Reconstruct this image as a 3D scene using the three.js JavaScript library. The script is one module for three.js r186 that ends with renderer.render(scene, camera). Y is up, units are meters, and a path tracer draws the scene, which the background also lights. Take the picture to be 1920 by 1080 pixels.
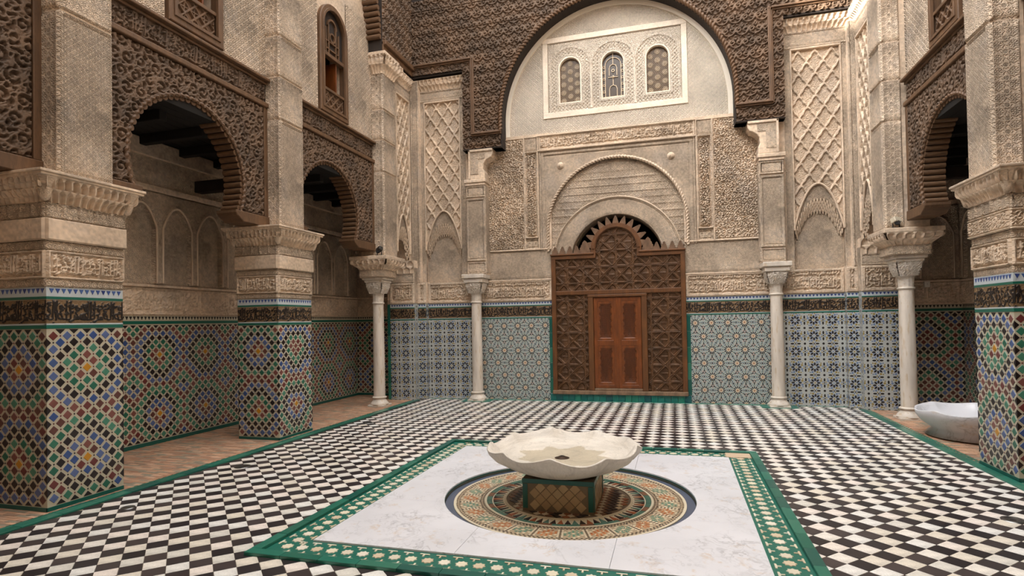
import * as THREE from 'three';
import { mergeGeometries, mergeVertices, toCreasedNormals } from 'three/addons/utils/BufferGeometryUtils.js';
import { RoundedBoxGeometry } from 'three/addons/geometries/RoundedBoxGeometry.js';

// ------------------------------------------------------------------ camera, sky, sun, exposure
const D2R = Math.PI / 180;
const scene = new THREE.Scene();
const FPX = 1080.86, CYPX = 584.8;
const camera = new THREE.PerspectiveCamera(2 * Math.atan(CYPX / FPX) / D2R, 1920 / (2 * CYPX), 0.05, 200);
camera.position.set(1.0, 1.5, 0);
camera.rotation.set(0.9222 * D2R, 15.7235 * D2R, -1.0162 * D2R, 'YXZ');
camera.setViewOffset(1920, 2 * CYPX, 0, 0, 1920, 1080);
camera.updateMatrixWorld(true);

// thin bright overcast, three times brighter overhead than at the horizon and brighter round the veiled sun
{
  const w = 64, h = 32, d = new Float32Array(w * h * 4);
  for (let j = 0; j < h; j++) for (let i = 0; i < w; i++) {
    const el = Math.max(0, Math.sin(((j + 0.5) / h - 0.5) * Math.PI)), ph = ((i + 0.5) / w - 0.5) * 2 * Math.PI, th = ((j + 0.5) / h - 0.5) * Math.PI, ca = (-0.66 * Math.cos(th) * Math.cos(ph) + 0.352 * Math.sin(th) + 0.72 * Math.cos(th) * Math.sin(ph)) / 1.038, glow = 1 + 7 * Math.exp(-Math.acos(Math.max(-1, Math.min(1, ca))) / 0.5), L = (1 + 2 * el) / 3 * glow, k = (j * w + i) * 4;
    d[k] = L * 1.0; d[k + 1] = L * 0.985; d[k + 2] = L * 0.965; d[k + 3] = 1;
  }
  const t = new THREE.DataTexture(d, w, h, THREE.RGBAFormat, THREE.FloatType);
  t.mapping = THREE.EquirectangularReflectionMapping; t.magFilter = THREE.LinearFilter; t.needsUpdate = true;
  scene.background = t; scene.environment = t;
  scene.backgroundIntensity = 1; scene.environmentIntensity = 1;
}
const sun = new THREE.DirectionalLight(new THREE.Color(1, 0.93, 0.82), 5);
const sunAim = new THREE.Vector3(3.9, 6.6, -10.4);
sun.position.copy(sunAim).add(new THREE.Vector3(-0.66, 0.352, 0.72).multiplyScalar(30));
sun.target.position.copy(sunAim); sun.castShadow = true; sun.shadow.mapSize.set(4096, 4096); sun.shadow.radius = 2;
Object.assign(sun.shadow.camera, { left: -16, right: 16, top: 16, bottom: -16, near: 1, far: 70 });
scene.add(sun); scene.add(sun.target);
const renderer = new THREE.WebGLRenderer({ antialias: true });
renderer.toneMapping = THREE.LinearToneMapping;
renderer.toneMappingExposure = 3.3;
renderer.shadowMap.enabled = true;

// ------------------------------------------------------------------ helpers
let seed = 12345;
const rnd = () => { seed |= 0; seed = seed + 0x6D2B79F5 | 0; let t = Math.imul(seed ^ seed >>> 15, 1 | seed); t = t + Math.imul(t ^ t >>> 7, 61 | t) ^ t; return ((t ^ t >>> 14) >>> 0) / 4294967296; };
const rr = (a, b) => a + (b - a) * rnd();
const clamp = (x, a, b) => Math.min(b, Math.max(a, x)), smooth = (a, b, x) => { const t = clamp((x - a) / (b - a), 0, 1); return t * t * (3 - 2 * t); };
const fr = (x) => x - Math.floor(x);
const taken = {};
const numbered = (n) => { taken[n] = (taken[n] ?? -1) + 1; return taken[n] ? n + '_' + String(taken[n]).padStart(3, '0') : n; };
const V = (x, y, z) => new THREE.Vector3(x, y, z);
function shade(o) { o.castShadow = true; o.receiveShadow = true; return o; }
function thing(name, label, category, p = [0, 0, 0], group, kind) {
  const o = new THREE.Group(); o.name = numbered(name); o.position.set(...p); scene.add(o);
  o.userData = { label }; if (category) o.userData.category = category; if (group) o.userData.group = group; if (kind) o.userData.kind = kind;
  return o;
}
const structure = (name, label, p) => thing(name, label, null, p, null, 'structure');
// a mesh under a thing; geometry is given in world axes, so the parent's base is taken off
const _w = new THREE.Vector3();
function part(parent, name, geo, mat, pos = [0, 0, 0], ry = 0) {
  const m = shade(new THREE.Mesh(geo, mat)); m.name = name; parent.add(m);
  _w.set(0, 0, 0); let p = parent; while (p && p !== scene) { _w.add(p.position); p = p.parent; }
  m.position.set(pos[0] - _w.x, pos[1] - _w.y, pos[2] - _w.z); m.rotation.y = ry;
  return m;
}
function bx(x0, x1, y0, y1, z0, z1) { // box between corners
  const a = Math.min(x0, x1), b = Math.max(x0, x1), c = Math.min(z0, z1), d = Math.max(z0, z1);
  const g = new THREE.BoxGeometry(b - a, y1 - y0, d - c); g.translate((a + b) / 2, (y0 + y1) / 2, (c + d) / 2); return uvBox(g);
}
function rbx(x0, x1, y0, y1, z0, z1, r = 0.01) {
  const a = Math.min(x0, x1), b = Math.max(x0, x1), c = Math.min(z0, z1), d = Math.max(z0, z1);
  const g = new RoundedBoxGeometry(b - a, y1 - y0, d - c, 1, Math.min(r, (b - a) / 2.1, (y1 - y0) / 2.1, (d - c) / 2.1)); g.translate((a + b) / 2, (y0 + y1) / 2, (c + d) / 2); return uvBox(g);
}
function uvBox(g) { // uv in metres, each face by its dominant axis
  const p = g.attributes.position, n = g.attributes.normal, uv = new Float32Array(p.count * 2), A = V(0, 0, 0), B = V(0, 0, 0), C = V(0, 0, 0);
  const put = (i, ax, ay, az) => { if (ax > ay && ax > az) { uv[2 * i] = p.getZ(i); uv[2 * i + 1] = p.getY(i); } else if (ay > az) { uv[2 * i] = p.getX(i); uv[2 * i + 1] = p.getZ(i); } else { uv[2 * i] = p.getX(i); uv[2 * i + 1] = p.getY(i); } };
  if (g.index) for (let i = 0; i < p.count; i++) put(i, Math.abs(n.getX(i)), Math.abs(n.getY(i)), Math.abs(n.getZ(i)));
  else for (let i = 0; i + 2 < p.count; i += 3) {
    A.fromBufferAttribute(p, i); B.fromBufferAttribute(p, i + 1).sub(A); C.fromBufferAttribute(p, i + 2).sub(A); B.cross(C);
    for (let k = 0; k < 3; k++) put(i + k, Math.abs(B.x) * 1.001, Math.abs(B.y), Math.abs(B.z) * 1.002);
  }
  g.setAttribute('uv', new THREE.BufferAttribute(uv, 2)); return g;
}
const merge = (a) => { const l = a.map((g) => { const h = g.index ? g.toNonIndexed() : g.clone(); for (const k of Object.keys(h.attributes)) if (!['position', 'normal', 'uv', 'color'].includes(k)) h.deleteAttribute(k); if (!h.attributes.uv) uvBox(h); return h; }); return mergeGeometries(l); };
const turned = (g, ry, x = 0, y = 0, z = 0) => { const h = g.clone(); h.rotateY(ry); h.translate(x, y, z); return h; };

// carved sheet: local x right, y up, z out; fn(x, y) -> height 0..1; keep(x, y) -> cut-out mask; flare = how far the top leans out
function relief(w, h, cell, fn, amp, o = {}) {
  const nx = Math.max(1, Math.round(w / cell)), ny = Math.max(1, Math.round(h / cell)), P = new Float32Array((nx + 1) * (ny + 1) * 3), U = new Float32Array((nx + 1) * (ny + 1) * 2), I = [];
  const u0 = o.u ?? 0, v0 = o.v ?? 0, fl = o.flare ?? 0, half = o.halfDepth ?? 0;
  for (let j = 0; j <= ny; j++) for (let i = 0; i <= nx; i++) {
    const x = (i / nx - 0.5) * w, y = j / ny * h, k = j * (nx + 1) + i, t = j / ny;
    const lean = fl * (o.curve ? o.curve(t) : t), edge = (i === 0 || i === nx || j === 0 || j === ny) && !o.open ? 0 : 1;
    P[3 * k] = x * (1 + 2 * lean / w); P[3 * k + 1] = y; P[3 * k + 2] = lean + amp * edge * fn(x + u0, y + v0);
    U[2 * k] = x + u0; U[2 * k + 1] = y + v0;
  }
  for (let j = 0; j < ny; j++) for (let i = 0; i < nx; i++) {
    if (o.keep && !o.keep(((i + 0.5) / nx - 0.5) * w, (j + 0.5) / ny * h)) continue;
    const a = j * (nx + 1) + i, b = a + 1, c = a + nx + 1, d = c + 1; I.push(a, b, d, a, d, c);
  }
  const g = new THREE.BufferGeometry(); g.setAttribute('position', new THREE.BufferAttribute(P, 3)); g.setAttribute('uv', new THREE.BufferAttribute(U, 2)); g.setIndex(I); g.computeVertexNormals(); return g;
}
// facing: 'z' = towards the camera's side, 'x' = towards +x, '-x', '-z'
const FACE = { z: 0, x: Math.PI / 2, '-x': -Math.PI / 2, '-z': Math.PI };
// ring sector in the xy plane, extruded in z
function ring(cx, cy, r0, r1, a0, a1, z0, z1, seg = 40) {
  const s = new THREE.Shape();
  for (let i = 0; i <= seg; i++) { const a = a0 + (a1 - a0) * i / seg; s[i ? 'lineTo' : 'moveTo'](cx + r1 * Math.cos(a), cy + r1 * Math.sin(a)); }
  for (let i = seg; i >= 0; i--) { const a = a0 + (a1 - a0) * i / seg; s.lineTo(cx + r0 * Math.cos(a), cy + r0 * Math.sin(a)); }
  const g = new THREE.ExtrudeGeometry(s, { depth: z1 - z0, bevelEnabled: false }); g.translate(0, 0, z0); return uvBox(g);
}
// round or twisted bar along points
function bar(pts, r, twist = 0, n = 8, lobes = 2) {
  const c = pts.length === 2 ? new THREE.LineCurve3(...pts) : new THREE.CatmullRomCurve3(pts), L = c.getLength(), seg = Math.max(2, Math.round(L / (twist ? 0.012 : 0.06)));
  const g = new THREE.TubeGeometry(c, seg, r, twist ? 10 : n, false);
  if (twist) { // rope
    const p = g.attributes.position, m = 11, C = c.getSpacedPoints(seg);
    for (let i = 0; i <= seg; i++) for (let k = 0; k < m; k++) {
      const q = i * m + k, f = 1 + 0.3 * Math.cos(lobes * (k / 10 * Math.PI * 2) + i / seg * L * twist);
      p.setXYZ(q, C[i].x + (p.getX(q) - C[i].x) * f, C[i].y + (p.getY(q) - C[i].y) * f, C[i].z + (p.getZ(q) - C[i].z) * f);
    }
    g.computeVertexNormals();
  }
  return g;
}
const lathe = (prof, seg = 32) => new THREE.LatheGeometry(prof.map(([r, y]) => new THREE.Vector2(r, y)), seg);
function shapeGeo(pts, z0, z1, holes = [], bevel = 0) {
  const s = new THREE.Shape(pts.map(([x, y]) => new THREE.Vector2(x, y))); for (const h of holes) s.holes.push(new THREE.Path(h.map(([x, y]) => new THREE.Vector2(x, y))));
  const g = new THREE.ExtrudeGeometry(s, { depth: z1 - z0 - 2 * bevel, bevelEnabled: bevel > 0, bevelThickness: bevel, bevelSize: bevel, bevelOffset: -bevel, bevelSegments: 1 }); g.translate(0, 0, z0 + bevel); return uvBox(g);
}

// ------------------------------------------------------------------ computed patterns
function drawn(W, H, fn, wrap = true) { // white strokes on black -> heights 0..1, row 0 at the bottom
  const c = document.createElement('canvas'); c.width = W; c.height = H; const g = c.getContext('2d');
  g.fillStyle = '#000'; g.fillRect(0, 0, W, H); g.lineCap = 'round'; g.lineJoin = 'round';
  const s0 = seed;
  for (let oy = wrap ? -1 : 0; oy <= (wrap ? 1 : 0); oy++) for (let ox = wrap ? -1 : 0; ox <= (wrap ? 1 : 0); ox++) { seed = s0; g.save(); g.translate(ox * W, oy * H); fn(g, W, H); g.restore(); }
  const d = g.getImageData(0, 0, W, H).data, a = new Float32Array(W * H);
  for (let j = 0; j < H; j++) for (let i = 0; i < W; i++) a[(H - 1 - j) * W + i] = d[(j * W + i) * 4] / 255;
  return { a, W, H };
}
function blur(t, r) {
  const { W, H } = t; let a = t.a;
  for (let pass = 0; pass < 2; pass++) {
    const b = new Float32Array(W * H), n = 2 * r + 1;
    for (let j = 0; j < H; j++) { let s = 0; for (let k = -r; k <= r; k++) s += a[j * W + ((k + W) % W)]; for (let i = 0; i < W; i++) { b[j * W + i] = s / n; s += a[j * W + ((i + r + 1) % W)] - a[j * W + ((i - r + W) % W)]; } }
    const e = new Float32Array(W * H);
    for (let i = 0; i < W; i++) { let s = 0; for (let k = -r; k <= r; k++) s += b[((k + H) % H) * W + i]; for (let j = 0; j < H; j++) { e[j * W + i] = s / n; s += b[((j + r + 1) % H) * W + i] - b[((j - r + H) % H) * W + i]; } }
    a = e;
  }
  return { a, W, H };
}
function sampler(t, pw, ph = pw * t.H / t.W) { // metres -> height
  const { a, W, H } = t;
  return (x, y) => {
    const u = fr(x / pw) * W - 0.5, v = fr(y / ph) * H - 0.5, i = Math.floor(u), j = Math.floor(v), fu = u - i, fv = v - j, i0 = (i + W) % W, i1 = (i + 1) % W, j0 = (j + H) % H, j1 = (j + 1) % H;
    return smooth(0.24, 0.6, (a[j0 * W + i0] * (1 - fu) + a[j0 * W + i1] * fu) * (1 - fv) + (a[j1 * W + i0] * (1 - fu) + a[j1 * W + i1] * fu) * fv);
  };
}
function texOf(t, pw, ph = pw * t.H / t.W) {
  const d = new Uint8Array(t.W * t.H * 4); for (let i = 0; i < t.W * t.H; i++) { const v = clamp(t.a[i], 0, 1) * 255; d[4 * i] = d[4 * i + 1] = d[4 * i + 2] = v; d[4 * i + 3] = 255; }
  const x = new THREE.DataTexture(d, t.W, t.H); x.wrapS = x.wrapT = THREE.RepeatWrapping; x.magFilter = THREE.LinearFilter; x.repeat.set(1 / pw, 1 / ph); x.needsUpdate = true; return x;
}
function colorTex(W, H, fn, pw, ph) { // fn(u, v) -> sRGB 0..255
  const d = new Uint8Array(W * H * 4); for (let j = 0; j < H; j++) for (let i = 0; i < W; i++) { const c = fn((i + 0.5) / W, (j + 0.5) / H), k = (j * W + i) * 4; d[k] = clamp(c[0], 0, 255); d[k + 1] = clamp(c[1], 0, 255); d[k + 2] = clamp(c[2], 0, 255); d[k + 3] = 255; }
  const x = new THREE.DataTexture(d, W, H); x.colorSpace = THREE.SRGBColorSpace; x.wrapS = x.wrapT = THREE.RepeatWrapping; x.magFilter = THREE.LinearFilter; x.repeat.set(1 / pw, 1 / ph); x.needsUpdate = true; return x;
}
// periodic value noise
const NT = new Float32Array(256 * 256); for (let i = 0; i < 65536; i++) NT[i] = rnd();
function vnoise(u, v, n) { const x = u * n, y = v * n, i = Math.floor(x), j = Math.floor(y), a = x - i, b = y - j, s = a * a * (3 - 2 * a), t = b * b * (3 - 2 * b), q = (p, r) => NT[(((r % n) + n) % n) * 256 + (((p % n) + n) % n)]; return (q(i, j) * (1 - s) + q(i + 1, j) * s) * (1 - t) + (q(i, j + 1) * (1 - s) + q(i + 1, j + 1) * s) * t; }
function fbm(u, v, n, oct = 4) { let s = 0, a = 0.5, k = n, t = 0; for (let o = 0; o < oct; o++) { s += a * vnoise(fr(u + o * 0.37), fr(v + o * 0.71), Math.min(k, 250)); t += a; a *= 0.55; k *= 2; } return s / t; }

// scrolling leaves and spirals
function scrolls(n, lw, leaf, m = n) {
  return (g, W, H) => {
    const cw = W / n, ch = H / m, c = Math.min(cw, ch);
    g.strokeStyle = '#fff'; g.fillStyle = '#fff';
    for (let j = 0; j < m; j++) for (let i = 0; i < n; i++) {
      const x = (i + 0.5 + (j % 2) * 0.5 + rr(-0.1, 0.1)) * cw, y = (j + 0.5 + rr(-0.1, 0.1)) * ch, dir = (i + j) % 2 ? 1 : -1, a0 = rr(0, 6.28), R = c * rr(0.5, 0.6);
      g.lineWidth = lw * c; g.beginPath();
      for (let k = 0; k <= 40; k++) { const t = k / 40, a = a0 + dir * t * 10, q = R * (1 - 0.86 * t); g[k ? 'lineTo' : 'moveTo'](x + q * Math.cos(a), y + q * Math.sin(a)); }
      g.stroke();
      for (let k = 0; k < 6; k++) {
        const a = a0 + k * 1.047 + rr(-0.2, 0.2), q = R * rr(0.85, 1.12), lx = x + q * Math.cos(a), ly = y + q * Math.sin(a);
        g.save(); g.translate(lx, ly); g.rotate(a + dir * rr(0.6, 1.2)); g.beginPath(); g.ellipse(0, 0, leaf * c * rr(0.8, 1.3), leaf * c * 0.42, 0, 0, 6.29); g.fill();
        g.strokeStyle = '#000'; g.lineWidth = lw * c * 0.3; g.beginPath(); g.moveTo(-leaf * c * 0.7, 0); g.lineTo(leaf * c * 0.7, 0); g.stroke(); g.strokeStyle = '#fff'; g.restore();
      }
      g.beginPath(); g.arc(x, y, c * 0.1, 0, 6.29); g.fill();
    }
  };
}
// mirror-symmetric palmette frieze
function palmettes(n, lw) {
  return (g, W, H) => {
    const c = W / n; g.strokeStyle = '#fff'; g.fillStyle = '#fff'; g.lineWidth = lw * c;
    for (let j = 0; j < n; j++) for (let i = 0; i < n; i++) for (const s of [-1, 1]) {
      const x = (i + 0.5 + (j % 2) * 0.5) * c, y = (j + 0.5) * c;
      g.beginPath(); for (let k = 0; k <= 30; k++) { const t = k / 30, a = -1.57 + t * 7.2, q = c * 0.23 * (1 - 0.7 * t); g[k ? 'lineTo' : 'moveTo'](x + s * (c * 0.24 + q * Math.cos(a)), y + q * Math.sin(a) + c * 0.06); } g.stroke();
      g.beginPath(); g.moveTo(x, y + c * 0.5); g.quadraticCurveTo(x + s * c * 0.46, y + c * 0.42, x + s * c * 0.5, y); g.stroke();
      g.beginPath(); g.moveTo(x, y - c * 0.5); g.quadraticCurveTo(x + s * c * 0.16, y - c * 0.3, x, y - c * 0.16); g.stroke();
      g.save(); g.translate(x + s * c * 0.1, y - c * 0.02); g.rotate(s * 0.5); g.beginPath(); g.ellipse(0, 0, c * 0.045, c * 0.14, 0, 0, 6.29); g.fill(); g.restore();
      g.save(); g.translate(x + s * c * 0.36, y - c * 0.34); g.rotate(s * 0.8); g.beginPath(); g.ellipse(0, 0, c * 0.05, c * 0.12, 0, 0, 6.29); g.fill(); g.restore();
    }
  };
}
// eight-pointed stars and crosses with a flower in each
function starNet(n, lw) {
  return (g, W) => {
    const c = W / n; g.strokeStyle = '#fff'; g.fillStyle = '#fff'; g.lineWidth = lw * c;
    for (let j = 0; j < n; j++) for (let i = 0; i < n; i++) for (const [ox, oy, k] of [[0.5, 0.5, 1], [0, 0, 0.62]]) {
      const x = (i + ox) * c, y = (j + oy) * c, R = c * 0.43 * k;
      for (const a0 of [0, Math.PI / 4]) { g.beginPath(); for (let q = 0; q <= 4; q++) { const a = a0 + q * Math.PI / 2 + Math.PI / 4; g[q ? 'lineTo' : 'moveTo'](x + R * Math.cos(a), y + R * Math.sin(a)); } g.stroke(); }
      for (let q = 0; q < 8; q++) { g.save(); g.translate(x, y); g.rotate(q * Math.PI / 4); g.beginPath(); g.ellipse(R * 0.42, 0, R * 0.2, R * 0.1, 0, 0, 6.29); g.fill(); g.restore(); }
      g.beginPath(); g.arc(x, y, R * 0.14, 0, 6.29); g.fill();
    }
  };
}
// rows of small scales with a seed in each
function scales(n, lw) {
  return (g, W) => {
    const c = W / n; g.strokeStyle = '#fff'; g.fillStyle = '#fff'; g.lineWidth = lw * c;
    for (let j = 0; j < 2 * n; j++) for (let i = 0; i < n; i++) { const x = (i + (j % 2) * 0.5) * c, y = (j + 0.5) * c / 2; g.beginPath(); g.arc(x, y, c * 0.42, Math.PI, 2 * Math.PI); g.stroke(); g.beginPath(); g.arc(x, y - c * 0.08, c * 0.16, 0, 6.29); g.stroke(); g.beginPath(); g.ellipse(x + c * 0.5, y, c * 0.05, c * 0.12, 0, 0, 6.29); g.fill(); }
  };
}
// cursive lettering in two tiers, written from the right, over small scrolls
function lettering(bg, lw, n = 26) {
  return (g, W, H) => {
    const S = H * 0.88, y0 = H * 0.92;
    if (bg) { g.globalAlpha = bg; scrolls(Math.round(W / H * 4), 0.16, 0.2, 4)(g, W, H); g.globalAlpha = 1; }
    g.strokeStyle = '#fff'; g.fillStyle = '#fff';
    const P = (pts, w = 1) => { g.lineWidth = lw * S * w; g.beginPath(); g.moveTo(...pts[0]); for (let i = 1; i < pts.length; i++) { const [a, b, c, d] = pts[i]; c === undefined ? g.lineTo(a, b) : g.quadraticCurveTo(a, b, c, d); } g.stroke(); };
    const glyph = {
      alif: (x, y, s) => { P([[x + 0.05 * s, y - 0.92 * s], [x + 0.02 * s, y - 0.5 * s, x, y]]); P([[x + 0.05 * s, y - 0.92 * s], [x - 0.04 * s, y - 0.82 * s]], 0.8); return 0.17; },
      lam: (x, y, s) => { P([[x + 0.04 * s, y - 0.95 * s], [x, y - 0.4 * s, x, y - 0.05 * s], [x - 0.04 * s, y + 0.05 * s, x - 0.2 * s, y]]); return 0.24; },
      ha: (x, y, s) => { P([[x, y], [x - 0.02 * s, y - 0.26 * s, x - 0.16 * s, y - 0.24 * s], [x - 0.28 * s, y - 0.1 * s, x - 0.14 * s, y], [x - 0.04 * s, y + 0.02 * s, x, y]]); return 0.32; },
      waw: (x, y, s) => { P([[x - 0.02 * s, y - 0.1 * s], [x - 0.02 * s, y - 0.28 * s, x - 0.13 * s, y - 0.24 * s], [x - 0.18 * s, y - 0.12 * s, x - 0.02 * s, y - 0.1 * s], [x + 0.04 * s, y + 0.12 * s, x - 0.26 * s, y + 0.14 * s]]); return 0.28; },
      nun: (x, y, s) => { P([[x, y - 0.2 * s], [x + 0.04 * s, y + 0.16 * s, x - 0.18 * s, y + 0.14 * s], [x - 0.36 * s, y + 0.12 * s, x - 0.34 * s, y - 0.16 * s]]); g.beginPath(); g.arc(x - 0.17 * s, y - 0.12 * s, lw * S * 0.6, 0, 6.3); g.fill(); return 0.42; },
      kaf: (x, y, s) => { P([[x - 0.02 * s, y - 0.85 * s], [x - 0.2 * s, y - 0.6 * s, x - 0.3 * s, y - 0.5 * s], [x - 0.05 * s, y - 0.3 * s, x, y], [x - 0.4 * s, y + 0.03 * s]]); return 0.46; },
      sin: (x, y, s) => { P([[x, y - 0.18 * s], [x - 0.04 * s, y + 0.02 * s, x - 0.1 * s, y - 0.14 * s], [x - 0.12 * s, y + 0.02 * s, x - 0.2 * s, y - 0.14 * s], [x - 0.2 * s, y + 0.04 * s, x - 0.3 * s, y - 0.02 * s]]); return 0.34; },
      mim: (x, y, s) => { P([[x, y], [x - 0.02 * s, y - 0.18 * s, x - 0.12 * s, y - 0.12 * s], [x - 0.14 * s, y + 0.02 * s, x, y], [x - 0.22 * s, y]]); return 0.26; },
      ayn: (x, y, s) => { P([[x - 0.04 * s, y - 0.36 * s], [x - 0.3 * s, y - 0.42 * s, x - 0.22 * s, y - 0.2 * s], [x - 0.02 * s, y - 0.16 * s, x - 0.04 * s, y - 0.16 * s], [x - 0.4 * s, y - 0.02 * s, x - 0.16 * s, y + 0.16 * s]]); return 0.38; },
      lamalif: (x, y, s) => { P([[x, y - 0.9 * s], [x - 0.1 * s, y - 0.2 * s, x - 0.28 * s, y]]); P([[x - 0.32 * s, y - 0.86 * s], [x - 0.2 * s, y - 0.3 * s, x - 0.02 * s, y], [x - 0.28 * s, y]]); return 0.42; },
      ra: (x, y, s) => { P([[x, y - 0.16 * s], [x + 0.02 * s, y + 0.08 * s, x - 0.26 * s, y + 0.14 * s]]); return 0.24; },
    };
    const words = [['alif', 'lam', 'ha', 'mim', 'ra'], ['lam', 'lam', 'ha'], ['alif', 'lam', 'mim', 'lam', 'kaf'], ['waw', 'alif', 'lamalif'], ['alif', 'lam', 'ayn', 'sin', 'nun'], ['ra', 'mim', 'lam', 'kaf', 'alif'], ['nun', 'sin', 'waw'], ['alif', 'lam', 'lam', 'ha']];
    let x = W; let k = 0;
    while (x > 0.1 * S) { for (const l of words[k++ % words.length]) { const s = S * rr(0.92, 1.02); x -= glyph[l](x, y0 - H * 0.1 + rr(-0.03, 0.03) * S, s) * s * 0.86; } x -= 0.02 * S; }
    for (const [lo, hi, a] of [[0.36, 0.48, 0.62], [0.66, 0.78, 0.5]]) { x = W - 0.2 * S; while (x > 0.1 * S) { const l = ['ha', 'mim', 'sin', 'ra', 'waw', 'nun', 'ayn'][Math.floor(rnd() * 7)], s = S * a * rr(0.9, 1.2); x -= (glyph[l](x, y0 - S * rr(lo, hi), s) + rr(0.05, 0.3)) * s; } }
    for (let i = 0; i < n; i++) { const a = rr(0, W), b = rr(0.1, 0.4) * H; P([[a, b], [a + 0.07 * S, b - 0.05 * S]], 0.5); }
  };
}
const T = {
  wood: blur(drawn(512, 512, scrolls(6, 0.13, 0.25)), 2),
  palm: blur(drawn(512, 512, palmettes(4, 0.11)), 2),
  fine: blur(drawn(512, 512, scrolls(8, 0.16, 0.23)), 1),
  star: blur(drawn(512, 512, starNet(4, 0.075)), 1),
  scale: blur(drawn(512, 512, scales(6, 0.1)), 2),
  text: blur(drawn(2048, 256, lettering(0.14, 0.08)), 1),
  script: blur(drawn(2048, 256, lettering(0.1, 0.09, 60)), 1),
};
// per-pattern height functions in metres; the smallest patterns (a centimetre across) are left to the bump maps
const F = {
  wood: sampler(T.wood, 0.95), palm: sampler(T.palm, 0.84), fine: sampler(T.fine, 0.8), finer: () => 0.5, star: () => 0.5, scale: () => 0.5, diaper: () => 0.5,
  text: (h) => sampler(T.text, h * 8, h), script: (h) => sampler(T.script, h * 8, h),
};
// muqarnas: two tiers of small arched cells, w wide each
const muq = (w, h) => (x, y) => {
  const t = y / h, row = t > 0.52 ? 0 : 1, u = Math.abs(fr(x / w + row * 0.5) - 0.5) * 2, v = row ? t / 0.52 : (t - 0.52) / 0.48;
  const arch = u < 0.76 * Math.sqrt(Math.max(0, 1 - Math.pow(clamp(v - 0.4, 0, 1) / 0.48, 2))) && v < 0.9;
  return arch ? 0 : row ? 0.7 : 1;
};
const band = (fn, w, h, m) => (x, y) => (Math.abs(x) > w / 2 - m || y < m || y > h - m ? 1 : (Math.abs(x) > w / 2 - m * 1.7 || y < m * 1.7 || y > h - m * 1.7 ? 0.1 : fn(x, y) * 0.9));

// ------------------------------------------------------------------ materials
const lin = (r, g, b) => new THREE.Color().setRGB(r / 255, g / 255, b / 255, THREE.SRGBColorSpace);
const M = (color, rough = 0.8, o = {}) => new THREE.MeshStandardMaterial({ color, roughness: rough, ...o });
// weathered plaster: warm and greyer patches with a grain
const stuccoMap = colorTex(512, 512, (u, v) => { const a = fbm(u, v, 5, 5), b = vnoise(u, v, 128), c = fbm(u + 0.3, v + 0.6, 9, 4), g = clamp((fbm(u + 0.8, v + 0.15, 12, 5) - 0.52) * 5, 0, 1), k = 0.88 + 0.34 * (a - 0.5) + 0.14 * (b - 0.5) - 0.08 * g, w = clamp((c - 0.56) * 5, 0, 1) * 0.5; return [232 * k + w * 12, 209 * k + w * 16, 184 * k + w * 22]; }, 3.1, 3.1);
const woodMap = colorTex(512, 512, (u, v) => { const a = fbm(u * 1, v, 6, 5), b = vnoise(u, v, 200), s = vnoise(u, fr(v * 1), 16), k = 0.8 + 0.5 * (a - 0.5) + 0.16 * (b - 0.5) + 0.1 * (s - 0.5); return [122 * k, 97 * k, 76 * k]; }, 1.7, 1.7);
const grainMap = (c, pw, ph) => colorTex(256, 512, (u, v) => { const a = vnoise(u, v, 8), g = 0.5 * vnoise(u, fr(v * 0.999), 64) + 0.5 * vnoise(fr(u * 3), v, 12), k = 0.78 + 0.22 * a + 0.2 * (g - 0.5); return [c[0] * k, c[1] * k, c[2] * k]; }, pw, ph);
const bumps = { stucco: texOf({ a: (() => { const a = new Float32Array(256 * 256); for (let j = 0; j < 256; j++) for (let i = 0; i < 256; i++) a[j * 256 + i] = fbm(i / 256, j / 256, 20, 4); return a; })(), W: 256, H: 256 }, 0.6) };
const carvedStucco = (t, p, h, s = 0.004) => M(0xffffff, 0.92, { map: stuccoMap, bumpMap: texOf(t, p, h), bumpScale: s });
const carvedWood = (t, p, h, s = 0.004) => M(0xffffff, 0.72, { map: woodMap, bumpMap: texOf(t, p, h), bumpScale: s });
const stucco = M(0xffffff, 0.92, { map: stuccoMap, bumpMap: bumps.stucco, bumpScale: 0.004 });
const paleStuccoMap = colorTex(256, 256, (u, v) => { const a = fbm(u, v, 5, 5), b = vnoise(u, v, 128), k = 0.95 + 0.2 * (a - 0.5) + 0.08 * (b - 0.5); return [240 * k, 226 * k, 208 * k]; }, 2.3, 2.3);  // paler version of the stucco colour, used for the lunette only
const paleStucco = M(0xffffff, 0.92, { map: paleStuccoMap, bumpMap: bumps.stucco, bumpScale: 0.004 }), paleScale = M(0xffffff, 0.92, { map: paleStuccoMap, bumpMap: texOf(T.scale, 0.56, 0.56), bumpScale: 0.022 }), paleFiner = M(0xffffff, 0.92, { map: paleStuccoMap, bumpMap: texOf(T.fine, 0.56, 0.56), bumpScale: 0.018 });
const stuccoFine = carvedStucco(T.fine, 0.8, 0.8, 0.006), stuccoFiner = carvedStucco(T.fine, 0.44, 0.44, 0.017), stuccoStar = carvedStucco(T.star, 0.5, 0.5, 0.02), stuccoScale = carvedStucco(T.scale, 0.56, 0.56, 0.022), stuccoDiaper = carvedStucco(T.scale, 0.33, 0.33, 0.014);
const woodPlain = M(0xffffff, 0.6, { map: grainMap([110, 81, 56], 0.5, 1.6) });
const woodCarved = carvedWood(T.wood, 0.95, 0.95), woodPalm = carvedWood(T.palm, 0.84, 0.84);
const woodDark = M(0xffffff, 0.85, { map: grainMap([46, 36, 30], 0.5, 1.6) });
const shadedWood = M(0xffffff, 0.9, { map: grainMap([20, 16, 13], 0.5, 1.6) });  // near-black timber: the deep shade under the aisle ceilings is put into the colour
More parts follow.
